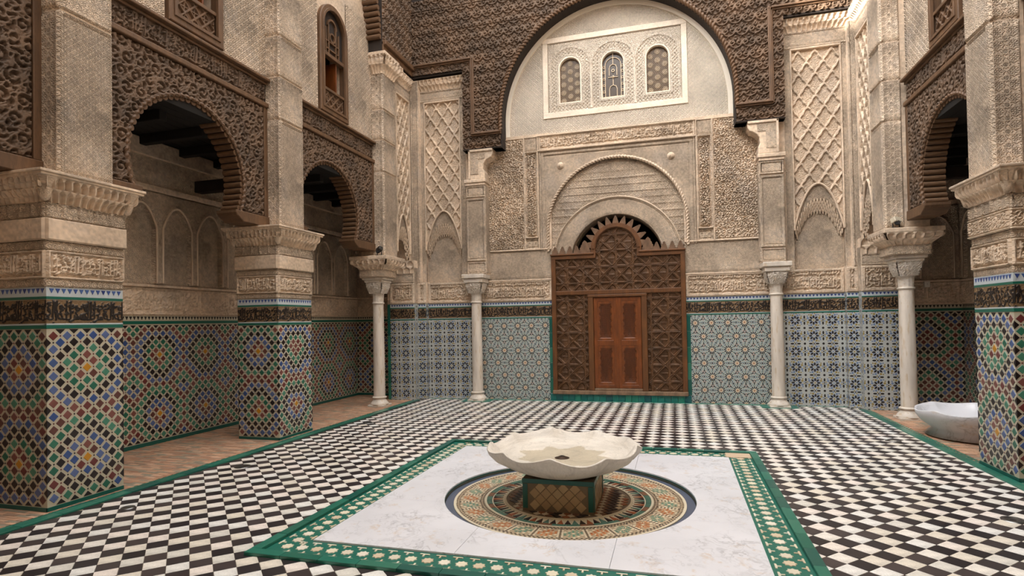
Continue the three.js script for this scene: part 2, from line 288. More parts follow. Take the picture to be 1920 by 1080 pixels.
const meshBump = texOf({ a: Float32Array.from({ length: 4096 }, (_, i) => { const u = (i % 64) / 64, v = Math.floor(i / 64) / 64; return Math.abs(u - 0.5) < 0.2 && Math.abs(v - 0.5) < 0.2 ? 0 : 1; }), W: 64, H: 64 }, 0.03);
const doorWood = M(0xffffff, 0.5, { map: grainMap([110, 68, 32], 0.5, 1.4) });
const leafWood = M(0xffffff, 0.42, { map: grainMap([124, 66, 26], 0.4, 1.1) });
const greens = [[30, 100, 84], [38, 112, 95], [22, 88, 79], [50, 116, 97]].map((c) => M(lin(...c), 0.28));
const GLAZE = { black: [[30, 22, 24], [40, 30, 30]], blue: [[54, 80, 136], [86, 104, 150], [68, 90, 138]], green: [[36, 100, 80], [72, 130, 108], [52, 114, 92]], red: [[104, 50, 48], [122, 74, 68], [94, 56, 50]], ochre: [[190, 134, 32]] };
const glazeMat = {}; for (const k in GLAZE) glazeMat[k] = GLAZE[k].map((c) => M(lin(...c), 0.3));
const glazeVert = M(0xffffff, 0.3, { vertexColors: true }), tileVert = M(0xffffff, 0.4, { vertexColors: true });
const strap = M(lin(188, 182, 162), 0.5);
const marbleMap = colorTex(1024, 1024, (u, v) => { const w = fbm(u, v, 5, 5), q = Math.abs(fbm(u + 0.2 * w, v + 0.4 * w, 14, 5) - 0.5), q2 = Math.abs(fbm(u + 0.1 * w + 0.4, v + 0.2, 26, 4) - 0.5), m = clamp((fbm(u + 0.5, v + 0.3, 9, 3) - 0.42) * 3, 0, 1), vein = (0.7 * clamp(1 - q * 26, 0, 1) + 0.5 * clamp(1 - q2 * 22, 0, 1)) * m, rust = clamp((fbm(u + 0.7, v + 0.2, 24, 4) - 0.66) * 9, 0, 1) * vnoise(u, v, 180), k = 1 - 0.1 * (w - 0.4) - 0.2 * vein; return [221 * k - 10 * rust, 222 * k - 22 * rust, 228 * k - 36 * rust]; }, 2.3, 2.3);
const marble = M(0xffffff, 0.32, { map: marbleMap });
const basinMap = colorTex(512, 512, (u, v) => { const w = fbm(u, v, 5, 5), s = vnoise(u, v, 160), vein = clamp(1 - Math.abs(fbm(u + 0.3 * w, v, 5, 5) - 0.5) * 26, 0, 1), k = 0.94 + 0.16 * (w - 0.5) + 0.06 * (s - 0.5) - 0.07 * vein; return [227 * k, 220 * k, 209 * k]; }, 0.9, 0.9);
const basinStone = M(0xffffff, 0.45, { vertexColors: true, map: basinMap, bumpMap: bumps.stucco, bumpScale: 0.003 });
const columnStone = M(0xffffff, 0.5, { map: colorTex(256, 512, (u, v) => { const w = fbm(u, v, 4, 5), s = clamp((fbm(u + 0.4, v + 0.1, 12, 4) - 0.6) * 6, 0, 1), k = 0.93 + 0.2 * (w - 0.5); return [226 * k - 14 * s, 216 * k - 22 * s, 204 * k - 34 * s]; }, 0.5, 1) });
const metal = M(lin(150, 150, 150), 0.3, { metalness: 1 }), darkMetal = M(lin(60, 58, 56), 0.5, { metalness: 0.6 }), black = M(lin(14, 12, 11), 0.9);
const bronze = M(lin(62, 46, 34), 0.45, { metalness: 0.7 });
const grout = M(lin(150, 140, 124), 0.9), terra = M(lin(176, 132, 100), 0.85);
const textBand = (h) => { // dark glazed letters standing on a tan scraped ground
  const t = T.script; return M(0xffffff, 0.45, { map: colorTex(1024, 128, (u, v) => { const s = t.a[Math.floor(v * t.H) * t.W + Math.floor(u * t.W)], k = smooth(0.45, 0.6, s), n = 0.85 + 0.3 * vnoise(u, v, 120); return [(124 * (1 - k) + 32 * k) * n, (100 * (1 - k) + 25 * k) * n, (72 * (1 - k) + 22 * k) * n]; }, h * 8, h), bumpMap: texOf(t, h * 8, h), bumpScale: 0.006 });
};

// ------------------------------------------------------------------ tile work
const pix = (() => { const inv = camera.matrixWorldInverse.copy(camera.matrixWorld).invert(), v = V(0, 0, 0); return (x, y, z) => { v.set(x, y, z).applyMatrix4(inv); return v.z > -0.2 ? null : [960 - FPX * v.x / v.z, CYPX + FPX * v.y / v.z, -v.z]; }; })();
function bevelPlate(pts, t, inset) { // thin plate with sloping edges, no back; local z out
  const n = pts.length, cx = pts.reduce((s, p) => s + p[0], 0) / n, cy = pts.reduce((s, p) => s + p[1], 0) / n, P = [];
  const top = pts.map(([x, y]) => { const d = Math.hypot(x - cx, y - cy), k = Math.max(0, d - inset) / d; return [cx + (x - cx) * k, cy + (y - cy) * k]; });
  for (let i = 0; i < n; i++) { const j = (i + 1) % n, a = pts[i], b = pts[j], c = top[i], d = top[j]; P.push(a[0], a[1], 0, b[0], b[1], 0, d[0], d[1], t, a[0], a[1], 0, d[0], d[1], t, c[0], c[1], t, cx, cy, t, c[0], c[1], t, d[0], d[1], t); }
  const g = new THREE.BufferGeometry(); g.setAttribute('position', new THREE.Float32BufferAttribute(P, 3)); g.computeVertexNormals(); return uvBox(g);
}
const paint = (g, c) => { const n = g.attributes.position.count, a = new Float32Array(n * 3); for (let i = 0; i < n; i++) { a[3 * i] = c.r; a[3 * i + 1] = c.g; a[3 * i + 2] = c.b; } g.setAttribute('color', new THREE.BufferAttribute(a, 3)); return g; };
const TD = 0.108, squareTile = bevelPlate([[0.04, 0], [0, 0.04], [-0.04, 0], [0, -0.04]], 0.003, 0.003), halfTiles = [-1, 1].map((q) => bevelPlate(q < 0 ? [[0.04, 0], [0, 0.04], [0, -0.04]] : [[0, 0.04], [-0.04, 0], [0, -0.04]], 0.003, 0.002)), flatTile = bevelPlate([[0.04, 0], [0, 0.04], [-0.04, 0]], 0.003, 0.002), dotTile = bevelPlate([[0.008, 0], [0, 0.008], [-0.008, 0], [0, -0.008]], 0.004, 0.001);
// diamond tiles in rings around ochre centres; faces: [{w, h, y, c: [x, y, z], ry, cx: motif centres across, cy: up}]
function zellige(parent, faces, most = 300) {
  const rings = ['ochre', 'red', 'blue', 'black', 'green', 'red', 'blue', 'black', 'green', 'red', 'blue'], all = [], dots = [], ends = [];
  faces.forEach((f, fi) => {
    const cs = Math.cos(f.ry), sn = Math.sin(f.ry), nx = 2 * Math.round(f.w / TD), ny = Math.floor(f.h / TD * 2), st = f.w / nx, sy = f.h / ny;
    for (let j = 0; j <= ny; j++) for (let i = 0; i <= nx; i++) {
      const x = -f.w / 2 + i * st, y = j * sy;
      const P = [f.c[0] + cs * x, f.c[1] + y, f.c[2] - sn * x];
      if ((i + j) % 2) { if (i && i < nx && j && j < ny) dots.push([P, f.ry]); continue; }
      if (!i || i === nx || !j || j === ny) { if ((i && i < nx) || (j && j < ny)) ends.push([!i ? halfTiles[0] : i === nx ? halfTiles[1] : flatTile, P, f.ry, j === ny ? Math.PI : 0]); continue; }
      const q = (a, p) => { const m = fr(a / p) * p; return Math.min(m, p - m); };
      const dx = q(x - f.mx, f.px) / (TD / 2), dy = q(y - f.my, f.py) / (TD / 2), r = Math.round(Math.max((dx + dy) / 2, Math.max(dx, dy) * 0.72));
      let k = rings[Math.min(r, rings.length - 1)]; if (((fi + (y > f.my + f.py / 2 ? 1 : 0)) % 2) && (k === 'blue' || k === 'green')) k = k === 'blue' ? 'green' : 'blue';
      const v = Math.floor(rnd() * glazeMat[k].length), p = pix(...P), sees = (camera.position.x - P[0]) * sn + (camera.position.z - P[2]) * cs;
      const inside = p && p[0] > 0 && p[0] < 1920 && p[1] > 0 && p[1] < 1080 && sees > 0;
      all.push({ P, ry: f.ry, k, v, s: inside ? sees / Math.pow(Math.hypot(P[0] - 1, P[1] - 1.5, P[2]), 3) + (f.hidden?.(p) ? -1 : 0) : -1 });
    }
  });
  all.sort((a, b) => b.s - a.s);
  all.slice(0, most).forEach((t) => part(parent, 'tile', squareTile, glazeMat[t.k][t.v], t.P, t.ry));
  const rest = all.slice(most).map((t) => paint(turned(squareTile, t.ry, ...t.P), lin(...GLAZE[t.k][t.v])));
  if (rest.length) { const m = part(parent, 'small_tiles', merge(rest), glazeVert); m.userData.kind = 'stuff'; }
  if (ends.length) { const e = part(parent, 'edge_tiles', merge(ends.map(([g, P, ry, rz]) => { const h = g.clone(); if (rz) h.rotateZ(rz); return paint(turned(h, ry, ...P), lin(...GLAZE.black[0])); })), glazeVert); e.userData.kind = 'stuff'; }
  if (dots.length) { const d = part(parent, 'tile_dots', merge(dots.map(([P, ry]) => paint(turned(dotTile, ry, ...P), lin(...GLAZE[rnd() < 0.5 ? 'black' : 'red'][0])))), glazeVert); d.userData.kind = 'stuff'; }
}
const triTile = (w, h) => bevelPlate([[-w / 2, h], [0, 0], [w / 2, h]], 0.004, 0.002);
const blueMats = [[46, 66, 130], [58, 84, 150], [70, 100, 160]].map((c) => M(lin(...c), 0.3)), paleTile = M(lin(190, 200, 206), 0.4);
// strip of blue triangles on pale ground; single = every triangle its own mesh
function triStrip(parent, w, h, c, ry, pitch, single, mats = blueMats) {
  const cs = Math.cos(ry), sn = Math.sin(ry), n = Math.floor(w / pitch), g = triTile(pitch * 0.8, h * 0.8), L = [];
  for (let i = 0; i < n; i++) { const x = (i + 0.5) * pitch - n * pitch / 2, P = [c[0] + cs * x, c[1] + h * 0.1, c[2] - sn * x]; if (single) part(parent, 'triangle_tile', g, mats[Math.floor(rnd() * mats.length)], P, ry); else L.push(turned(g, ry, ...P)); }
  if (L.length) part(parent, 'triangle_tiles', merge(L), mats[0]).userData.kind = 'stuff';
}
// run of green glazed strips between two ends
function greenRun(parent, a, b, h, t, len, name = 'border_tile', mats = greens) { // boxes laid along x or z (a, b: [x, y, z] centre line), h across, t thick (up)
  const d = V(b[0] - a[0], b[1] - a[1], b[2] - a[2]), L = d.length(), n = Math.max(1, Math.round(L / len)); d.normalize();
  const along = Math.abs(d.x) > 0.5 ? 'x' : Math.abs(d.z) > 0.5 ? 'z' : 'y', l = L / n - 0.003;
  const g = along === 'x' ? rbx(-l / 2, l / 2, -t / 2, t / 2, -h / 2, h / 2, 0.003) : along === 'z' ? rbx(-h / 2, h / 2, -t / 2, t / 2, -l / 2, l / 2, 0.003) : rbx(-h / 2, h / 2, -l / 2, l / 2, -t / 2, t / 2, 0.003);
  for (let i = 0; i < n; i++) { const s = (i + 0.5) * L / n; part(parent, name, g, mats[Math.floor(rnd() * mats.length)], [a[0] + d.x * s, a[1] + d.y * s, a[2] + d.z * s]); }
}

// ------------------------------------------------------------------ courtyard floor
const HT = 10.2, XF = 3.94, XP = 4.19, XA = 5.45, ZB = -10.65;
const U0 = -3.427, V0 = 0.698, TS = 0.1283, SQ = { x: 0.043, z: -5.005, hx: 1.79, hz: 1.835 };
{
  const o = structure('floor', 'chequered courtyard floor of black and white tiles laid on the diagonal', [0, 0, -5]);
  { const b = shapeGeo([[-3.85, -0.7], [3.85, -0.7], [3.85, 10.7], [-3.85, 10.7]], -0.3, -0.007, [Array.from({ length: 72 }, (_, k) => [0.09 + 1.05 * Math.cos(k * Math.PI / 36), 4.9 + 1.05 * Math.sin(k * Math.PI / 36)])]); b.rotateX(-Math.PI / 2); part(o, 'bedding', uvBox(b), grout); }
  const geo = new THREE.ExtrudeGeometry(new THREE.Shape([[-1, -1], [1, -1], [1, 1], [-1, 1]].map(([a, b]) => new THREE.Vector2(a * (TS / 2 - 0.0015), b * (TS / 2 - 0.0015)))), { depth: 0.008, bevelEnabled: true, bevelSize: 0.0012, bevelThickness: 0.0012, bevelOffset: -0.0012, bevelSegments: 1 });
  geo.rotateX(-Math.PI / 2); geo.rotateY(Math.PI / 4); geo.translate(0, -0.0092, 0); uvBox(geo);
  const mk = (c, r) => M(0xffffff, r, { map: colorTex(128, 128, (u, v) => { const a = fbm(u, v, 4, 4), s = vnoise(u, v, 60), k = 1 + 0.24 * (a - 0.5) + 0.1 * (s - 0.5) - (s > 0.985 ? 0.5 : 0); return c.map((q) => q * k); }, 0.31, 0.31) });
  const whites = [[226, 221, 213], [217, 210, 197], [223, 222, 218], [211, 208, 200], [226, 217, 209]].map((c) => mk(c, 0.38)), blacks = [[44, 39, 42], [54, 47, 48], [38, 33, 36], [66, 58, 58]].map((c) => mk(c, 0.36));
  const L = [];
  for (let i = -70; i < 90; i++) for (let j = -70; j < 110; j++) {
    const u = U0 + (i + 0.5) * TS, v = V0 + (j - 0.5) * TS, x = (u + v) / Math.SQRT2, z = (u - v) / Math.SQRT2;
    if (Math.abs(x) > 3.83 || z < -10.62 || z > 0.6) continue;
    if (Math.abs(x - SQ.x) < SQ.hx - 0.06 && Math.abs(z - SQ.z) < SQ.hz - 0.06) continue;
    const blackT = (i + j) % 2 === 0, p = pix(x, 0, z), inside = p && p[0] > 0 && p[0] < 1920 && p[1] < 1085;
    L.push({ x, z, b: blackT, k: Math.floor(rnd() * (blackT ? blacks.length : whites.length)), s: inside ? 1 / Math.hypot(x - 1, 1.5, z) : 0, dy: rr(-0.0012, 0.0012) });
  }
  L.sort((a, b) => b.s - a.s);
  L.slice(0, 300).forEach((t) => part(o, 'tile', geo, (t.b ? blacks : whites)[t.k], [t.x, t.dy, t.z]));
  const rest = {}; L.slice(300).forEach((t) => { const k = (t.b ? 'b' : 'w') + t.k; (rest[k] ??= []).push(turned(geo, 0, t.x, t.dy, t.z)); });
  const far = new THREE.Group(); far.name = 'far_tiles'; far.userData.kind = 'stuff'; o.add(far); 
  for (const k in rest) part(far, k[0] === 'b' ? 'black_tiles' : 'white_tiles', merge(rest[k]), (k[0] === 'b' ? blacks : whites)[+k.slice(1)]).userData.kind = 'stuff';
}
for (const s of [-1, 1]) { // green edging
  const o = structure('trim_' + (s < 0 ? 1 : 2), 'green glazed edging strip along the ' + (s < 0 ? 'left' : 'right') + ' side of the chequered floor', [s * 3.84, 0, -5]);
  greenRun(o, [s * 3.83, 0.004, 0.5], [s * 3.83, 0.004, -10.3], 0.095, 0.016, 0.31);
  greenRun(o, [s * 3.915, 0.0, 0.5], [s * 3.915, 0.0, -10.28], 0.03, 0.012, 0.42);
}
{
  const o = structure('trim_3', 'green glazed edging strip along the foot of the far wall', [0, 0, -10.6]);
  greenRun(o, [-3.7, 0.002, -10.585], [3.7, 0.002, -10.585], 0.07, 0.014, 0.3);
  for (const s of [-1, 1]) part(o, 'column_plinth', rbx(s * 2.64 - 0.28, s * 2.64 + 0.28, -0.01, 0.006, -10.62, -10.24, 0.003), greens[1]);
}
// side aisle floors of small fired bricks
for (const s of [-1, 1]) {
  const o = structure(s < 0 ? 'floor_left' : 'floor_right', 'orange brick paving of the ' + (s < 0 ? 'left' : 'right') + ' side aisle', [s * 4.6, 0, -5]);
  part(o, 'bedding', bx(s * 3.93, s * 5.6, -0.3, -0.002, 0.7, -11), terra);
  const g = new THREE.BoxGeometry(0.128, 0.012, 0.036), cols = [[180, 140, 112], [168, 128, 104], [190, 152, 124], [160, 132, 112], [146, 136, 118], [194, 158, 132]];
  const N = []; for (let z = -2.4, r = 0; z > -10.85; z -= 0.039, r++) for (let x = 3.95 + (r % 2) * 0.065; x < 5.44; x += 0.131) N.push([x, z]);
  const im = new THREE.InstancedMesh(g, M(0xffffff, 0.75), N.length), m4 = new THREE.Matrix4();
  N.forEach(([x, z], i) => { m4.makeTranslation(s * x - s * 4.6, -0.003 + rr(-0.001, 0.0015), z + 5); im.setMatrixAt(i, m4); im.setColorAt(i, lin(...cols[Math.floor(rnd() * cols.length)]).multiplyScalar(rr(0.85, 1.1))); });
  im.name = 'paving_bricks'; im.userData.kind = 'stuff'; shade(im); o.add(im);
}

// ------------------------------------------------------------------ marble square with the round mosaic
{
  const o = thing('marble_platform', 'white veined marble square with green star border around the fountain', 'platform', [SQ.x, 0, SQ.z]);
  const { x, z, hx, hz } = SQ, a = 0.075;
  const bed = shapeGeo([[x - hx, -z - hz], [x + hx, -z - hz], [x + hx, -z + hz], [x - hx, -z + hz]], -0.05, 0.002, [Array.from({ length: 72 }, (_, k) => [0.09 + 1.05 * Math.cos(k * Math.PI / 36), 4.9 + 1.05 * Math.sin(k * Math.PI / 36)])]); bed.rotateX(-Math.PI / 2); part(o, 'border_bed', uvBox(bed), M(lin(30, 104, 90), 0.35));
  for (const s of [-1, 1]) { greenRun(o, [x - hx, 0.012, z + s * (hz - a / 2)], [x + hx, 0.012, z + s * (hz - a / 2)], a, 0.022, 0.27); greenRun(o, [x + s * (hx - a / 2), 0.0125, z - hz + a], [x + s * (hx - a / 2), 0.0125, z + hz - a], a, 0.022, 0.27); }
  // eight-pointed stars and T pieces
  const star = bevelPlate(Array.from({ length: 16 }, (_, k) => { const r = k % 2 ? 0.032 : 0.043, t = k * Math.PI / 8; return [r * Math.cos(t), r * Math.sin(t)]; }), 0.004, 0.002); star.rotateX(-Math.PI / 2);
  const tee = bevelPlate([[-0.034, 0.006], [-0.034, -0.006], [0.034, -0.006], [0.034, 0.006], [0.006, 0.008], [0.006, 0.034], [-0.006, 0.034], [-0.006, 0.008]], 0.004, 0.0015); tee.rotateX(-Math.PI / 2);
  const cream = [[222, 214, 190], [212, 204, 184], [226, 220, 204], [206, 190, 164]].map((c) => M(lin(...c), 0.45)), cm = () => cream[Math.floor(rnd() * 4)];
  const bandW = 0.235, n1 = 28, mid = a + bandW / 2;
  const tees = [];
  for (let side = 0; side < 4; side++) {
    const L = side % 2 ? hz : hx, E = side % 2 ? hx : hz, run = 2 * (L - mid), ry = side * Math.PI / 2, cs = Math.cos(ry), sn = Math.sin(ry);
    const at = (u, v) => [x + cs * u + sn * v, 0.002, z - sn * u + cs * v];
    for (let k = 0; k < n1; k++) {
      const u = -run / 2 + k * run / n1; part(o, 'star_tile', star, cm(), at(u, E - mid), ry);
      tees.push([at(u + run / n1 / 2, E - mid + 0.088), ry], [at(u + run / n1 / 2, E - mid - 0.088), ry + Math.PI]);
    }
  }
  tees.sort((p, q) => q[0][2] - p[0][2]).forEach(([p, ry]) => part(o, 'tee_tile', tee, cm(), p, ry));
  part(o, 'sandstone_patch', rbx(x + hx - a - bandW - 0.02, x + hx - a - 0.004, 0, 0.0115, z - hz + a + 0.004, z - hz + a + bandW - 0.04, 0.003), M(lin(196, 174, 148), 0.8));
  // marble slabs, cut out round the mosaic
  const ix = hx - a - bandW, iz = hz - a - bandW, cx = 0.09, cz = -4.9, R = 1.05;
  const xs = [x - ix, x - 0.44, x + 0.55, x + ix], zs = [z - iz, z - 0.75, z + 0.55, z + iz];
  for (let i = 0; i < 3; i++) for (let j = 0; j < 3; j++) {
    const s = [], e = 0.0012, x0 = xs[i] + e, x1 = xs[i + 1] - e, z0 = zs[j] + e, z1 = zs[j + 1] - e, inC = (p) => Math.hypot(p[0] - cx, p[1] - cz) < R;
    const P = [], S = 60; // walk the rectangle, push points inside the circle out onto it
    const edge = [[x0, z0, x1, z0], [x1, z0, x1, z1], [x1, z1, x0, z1], [x0, z1, x0, z0]]; for (const [p, q, r, t] of edge) for (let k = 0; k < S; k++) P.push([p + (r - p) * k / S, q + (t - q) * k / S]);
    if (P.every(inC)) continue;
    let pts = P.filter((p) => !inC(p)); if (!pts.length) continue;
    if (pts.length < P.length) { // replace the inside run with the arc
      const i0 = P.findIndex((p, k) => inC(p) && !inC(P[(k + P.length - 1) % P.length])), run = []; let k = i0; while (inC(P[k % P.length])) k++;
      const A = P[(i0 + P.length - 1) % P.length], B = P[k % P.length], a0 = Math.atan2(A[1] - cz, A[0] - cx); let a1 = Math.atan2(B[1] - cz, B[0] - cx), d = a1 - a0; while (d > Math.PI) d -= 2 * Math.PI; while (d < -Math.PI) d += 2 * Math.PI;
      for (let q = 0; q <= 40; q++) run.push([cx + R * Math.cos(a0 + d * q / 40), cz + R * Math.sin(a0 + d * q / 40)]);
      pts = run; for (let q = k; q < i0 + P.length; q++) pts.push(P[q % P.length]);
      const left = P.filter((p, q2) => !inC(p)).length; if (left > pts.length - 41) { // circle crosses two runs (middle pieces): cut with a plain outline instead
        continue;
      }
    }
    const g = shapeGeo(pts.map(([p, q]) => [p, -q]), 0, 0.014, [], 0.0015); g.rotateX(-Math.PI / 2); uvBox(g); part(o, 'marble_slab', g, marble, [0, 0.001, 0]);
  }
}
const MC = { x: 0.09, z: -4.9, R: 1.05 };
{
  const o = thing('mosaic_disc', 'round tile mosaic of concentric bands under the scalloped fountain', 'mosaic', [MC.x, 0, MC.z]);
  const disc = (r0, r1, y, m, name) => { const g = r0 ? ring(0, 0, r0, r1, 0, Math.PI * 2, 0, 0.012, 96) : shapeGeo(Array.from({ length: 96 }, (_, k) => [r1 * Math.cos(k * Math.PI / 48), r1 * Math.sin(k * Math.PI / 48)]), 0, 0.012); g.rotateX(-Math.PI / 2); return part(o, name, uvBox(g), m, [MC.x, y - 0.034, MC.z]); };
  disc(0, 1.05, -0.018, grout, 'bedding');
  disc(0.975, 1.045, -0.006, M(lin(86, 94, 112), 0.3), 'grey_blue_ring');
  const cream = M(lin(206, 196, 172), 0.5);
  disc(0.955, 0.975, 0.002, cream, 'cream_ring');
  // band of rosettes: pieces of a few millimetres, alternating orange and green fields with black and white chequers
  const c = document.createElement('canvas'); c.width = c.height = 2048; const g = c.getContext('2d'), S = 1024 / 0.96; g.fillStyle = '#a8967c'; g.fillRect(0, 0, 2048, 2048); g.translate(1024, 1024);
  const N = 28, pol = (r, a, w, h, col, t = 0) => { g.save(); g.rotate(a); g.translate(r * S, 0); g.rotate(t); g.fillStyle = col; g.fillRect(-w * S / 2, -h * S / 2, w * S, h * S); g.restore(); };
  for (let k = 0; k < N; k++) { const a = k / N * 2 * Math.PI, col = k % 2 ? ['#b06a3c', '#96532c', '#c07c4c'] : ['#5f8a76', '#7e9a80', '#4f7868'], r = 0.835;
    for (let i = -3; i <= 3; i++) for (let j = -2; j <= 2; j++) if (Math.abs(i) + Math.abs(j) < 4) pol(r + i * 0.026, a + j * 0.036, 0.021, 0.021, (i + 2 * j) % 3 === 0 ? '#cfc2a6' : col[Math.floor(rnd() * 3)], Math.PI / 4);
    for (let q = 0; q < 8; q++) { g.save(); g.rotate(a); g.translate(r * S, 0); g.rotate(q * Math.PI / 4); g.fillStyle = col[0]; g.beginPath(); g.ellipse(0.035 * S, 0, 0.016 * S, 0.006 * S, 0, 0, 6.3); g.fill(); g.restore(); }
    for (let i = -4; i <= 4; i++) for (const e of [-0.018, 0, 0.018]) pol(r + i * 0.027 + (e ? 0.013 : 0), a + Math.PI / N + e, 0.016, 0.013, e ? '#ddd2ba' : '#221b1a', i % 2 ? 0.78 : 0); }
  for (let k = 0; k < 168; k++) for (const [r, q] of [[0.945, 0], [0.925, 1], [0.725, 0], [0.745, 1]]) pol(r, (k + q * 0.5) / 168 * 2 * Math.PI, 0.014, 0.016, '#221c1c');
  g.setTransform(1, 0, 0, 1, 0, 0);
  const tx = new THREE.CanvasTexture(c); tx.colorSpace = THREE.SRGBColorSpace;
  const rg = new THREE.RingGeometry(0.715, 0.955, 96, 1), p = rg.attributes.position, uv = rg.attributes.uv; for (let i = 0; i < p.count; i++) uv.setXY(i, 0.5 + p.getX(i) / 1.92, 0.5 + p.getY(i) / 1.92); rg.rotateX(-Math.PI / 2);
  disc(0.71, 0.957, -0.001, grout, 'rosette_bed'); part(o, 'rosette_band', rg, M(0xffffff, 0.35, { map: tx }), [MC.x, -0.021, MC.z]);
  disc(0.695, 0.713, 0.004, cream, 'cream_ring');
  const segRing = (r0, r1, n, y, mats, name) => { const s = ring(0, 0, r0, r1, 0, 2 * Math.PI / n * 0.97, 0, 0.008, 4); s.rotateX(-Math.PI / 2); for (let k = 0; k < n; k++) part(o, name, s, mats[k % mats.length], [MC.x, y - 0.03, MC.z], k * 2 * Math.PI / n); };
  segRing(0.65, 0.693, 40, 0.002, [M(lin(70, 110, 96), 0.35), M(lin(70, 110, 96), 0.35), M(lin(120, 84, 62), 0.4)], 'ring_tile');
  disc(0.545, 0.65, -0.003, cream, 'cream_bed');
  const tri = bevelPlate([[-0.024, 0], [0.024, 0], [0, 0.085]], 0.005, 0.003); tri.rotateX(-Math.PI / 2); tri.translate(0, 0, 0);
  const tm = [M(lin(38, 30, 32), 0.35), M(lin(150, 84, 50), 0.4), M(lin(44, 32, 34), 0.35), M(lin(84, 122, 110), 0.35)];
  for (let k = 0; k < 72; k++) { const a = k / 72 * 2 * Math.PI, t = part(o, 'triangle_tile', tri, tm[k % 4], [MC.x + 0.64 * Math.sin(a), -0.025, MC.z + 0.64 * Math.cos(a)], a); }
  disc(0.527, 0.545, 0.004, cream, 'cream_ring'); disc(0, 0.527, -0.003, M(lin(120, 104, 84), 0.6), 'field_bed');
  const dia = bevelPlate([[0.031, 0], [0, 0.031], [-0.031, 0], [0, -0.031]], 0.005, 0.002); dia.rotateX(-Math.PI / 2);
  const dm = [M(lin(204, 192, 168), 0.4), M(lin(40, 32, 33), 0.35), M(lin(150, 92, 58), 0.4), M(lin(46, 38, 38), 0.35), M(lin(120, 82, 58), 0.4)];
  for (let j = -16; j <= 16; j++) for (let i = -8; i <= 8; i++) { const x = (i + (j & 1) * 0.5) * 0.068, z = j * 0.034; if (Math.hypot(x, z) > 0.49 || (Math.abs(x) < 0.25 && Math.abs(z) < 0.25)) continue; part(o, 'diamond_tile', dia, dm[((j & 1) ? [0, 0, 3] : [1, 2, 4])[((i % 3) + 3) % 3]], [MC.x + x, -0.025, MC.z + z]); }
}
// ------------------------------------------------------------------ fountain
function bowl(o, name, mat, c, R, yFoot, yLow, yRim, rFoot, lobes, phase, wob, deposit) { // deposit: a tan lime crust with a wavy edge on the floor of the bowl
  const N = 240, C = [], coarse = [[rFoot, 0, 0], [rFoot * 1.6, 0.06, 0], [0.72, 0.3, 0.15], [0.9, 0.58, 0.45], [0.98, 0.82, 0.8], [1.0, 0.97, 1], [0.985, 1.0, 1], [0.955, 0.985, 1], [0.92, 0.9, 0.85], [0.84, 0.72, 0.55], [0.7, 0.58, 0.25], [0.5, 0.52, 0.08], [0.2, 0.5, 0], [0.0001, 0.495, 0]], prof = [];
  coarse.forEach((q, k) => { prof.push(q); const r = coarse[k + 1]; if (deposit && r && k > 7) for (let t = 1; t < 10; t++) prof.push(q.map((v, e) => v + (r[e] - v) * t / 10)); });
  const n = prof.length, P = [], U = [], I = [];
  for (let k = 0; k < n; k++) for (let i = 0; i <= N; i++) {
    const a = i / N * Math.PI * 2, l = Math.sqrt(Math.cos(lobes * a / 2 + phase) ** 2 + 0.012) / 1.006, cusp = 1 - Math.pow(l, 0.7), w = prof[k][2];
    const r = (k === 0 || k === 1 ? prof[k][0] : prof[k][0] * R) * (1 - w * 0.05 * cusp), h = yRim + wob * (0.9 - 1.4 * l + 0.35 * Math.sin(3 * a + 1) + 0.3 * Math.sin(5 * a)), y = yFoot + (h - yFoot) * prof[k][1] * (1 - 0) - (1 - w) * (h - yRim) * prof[k][1];
    P.push(c[0] + r * Math.cos(a), y, c[2] + r * Math.sin(a)); U.push(a * R * 0.6, k * (deposit ? 0.02 : 0.06)); const inn = deposit && k > 12 && prof[k][0] < 0.56 + 0.06 * Math.sin(9 * a + 1.8) + 0.03 * Math.sin(4 * a) + 0.02 * Math.sin(17 * a); C.push(inn ? 0.74 : 1, inn ? 0.7 : 1, inn ? 0.6 : 1);
  }
  for (let k = 0; k < n - 1; k++) for (let i = 0; i < N; i++) { const a = k * (N + 1) + i, b = a + 1, d = a + N + 1, e = d + 1; I.push(a, d, b, b, d, e); }
  const g = new THREE.BufferGeometry(); g.setAttribute('position', new THREE.Float32BufferAttribute(P, 3)); g.setAttribute('uv', new THREE.Float32BufferAttribute(U, 2)); if (deposit) g.setAttribute('color', new THREE.Float32BufferAttribute(C, 3)); g.setIndex(I); g.computeVertexNormals();
  return part(o, name, g, mat);
}
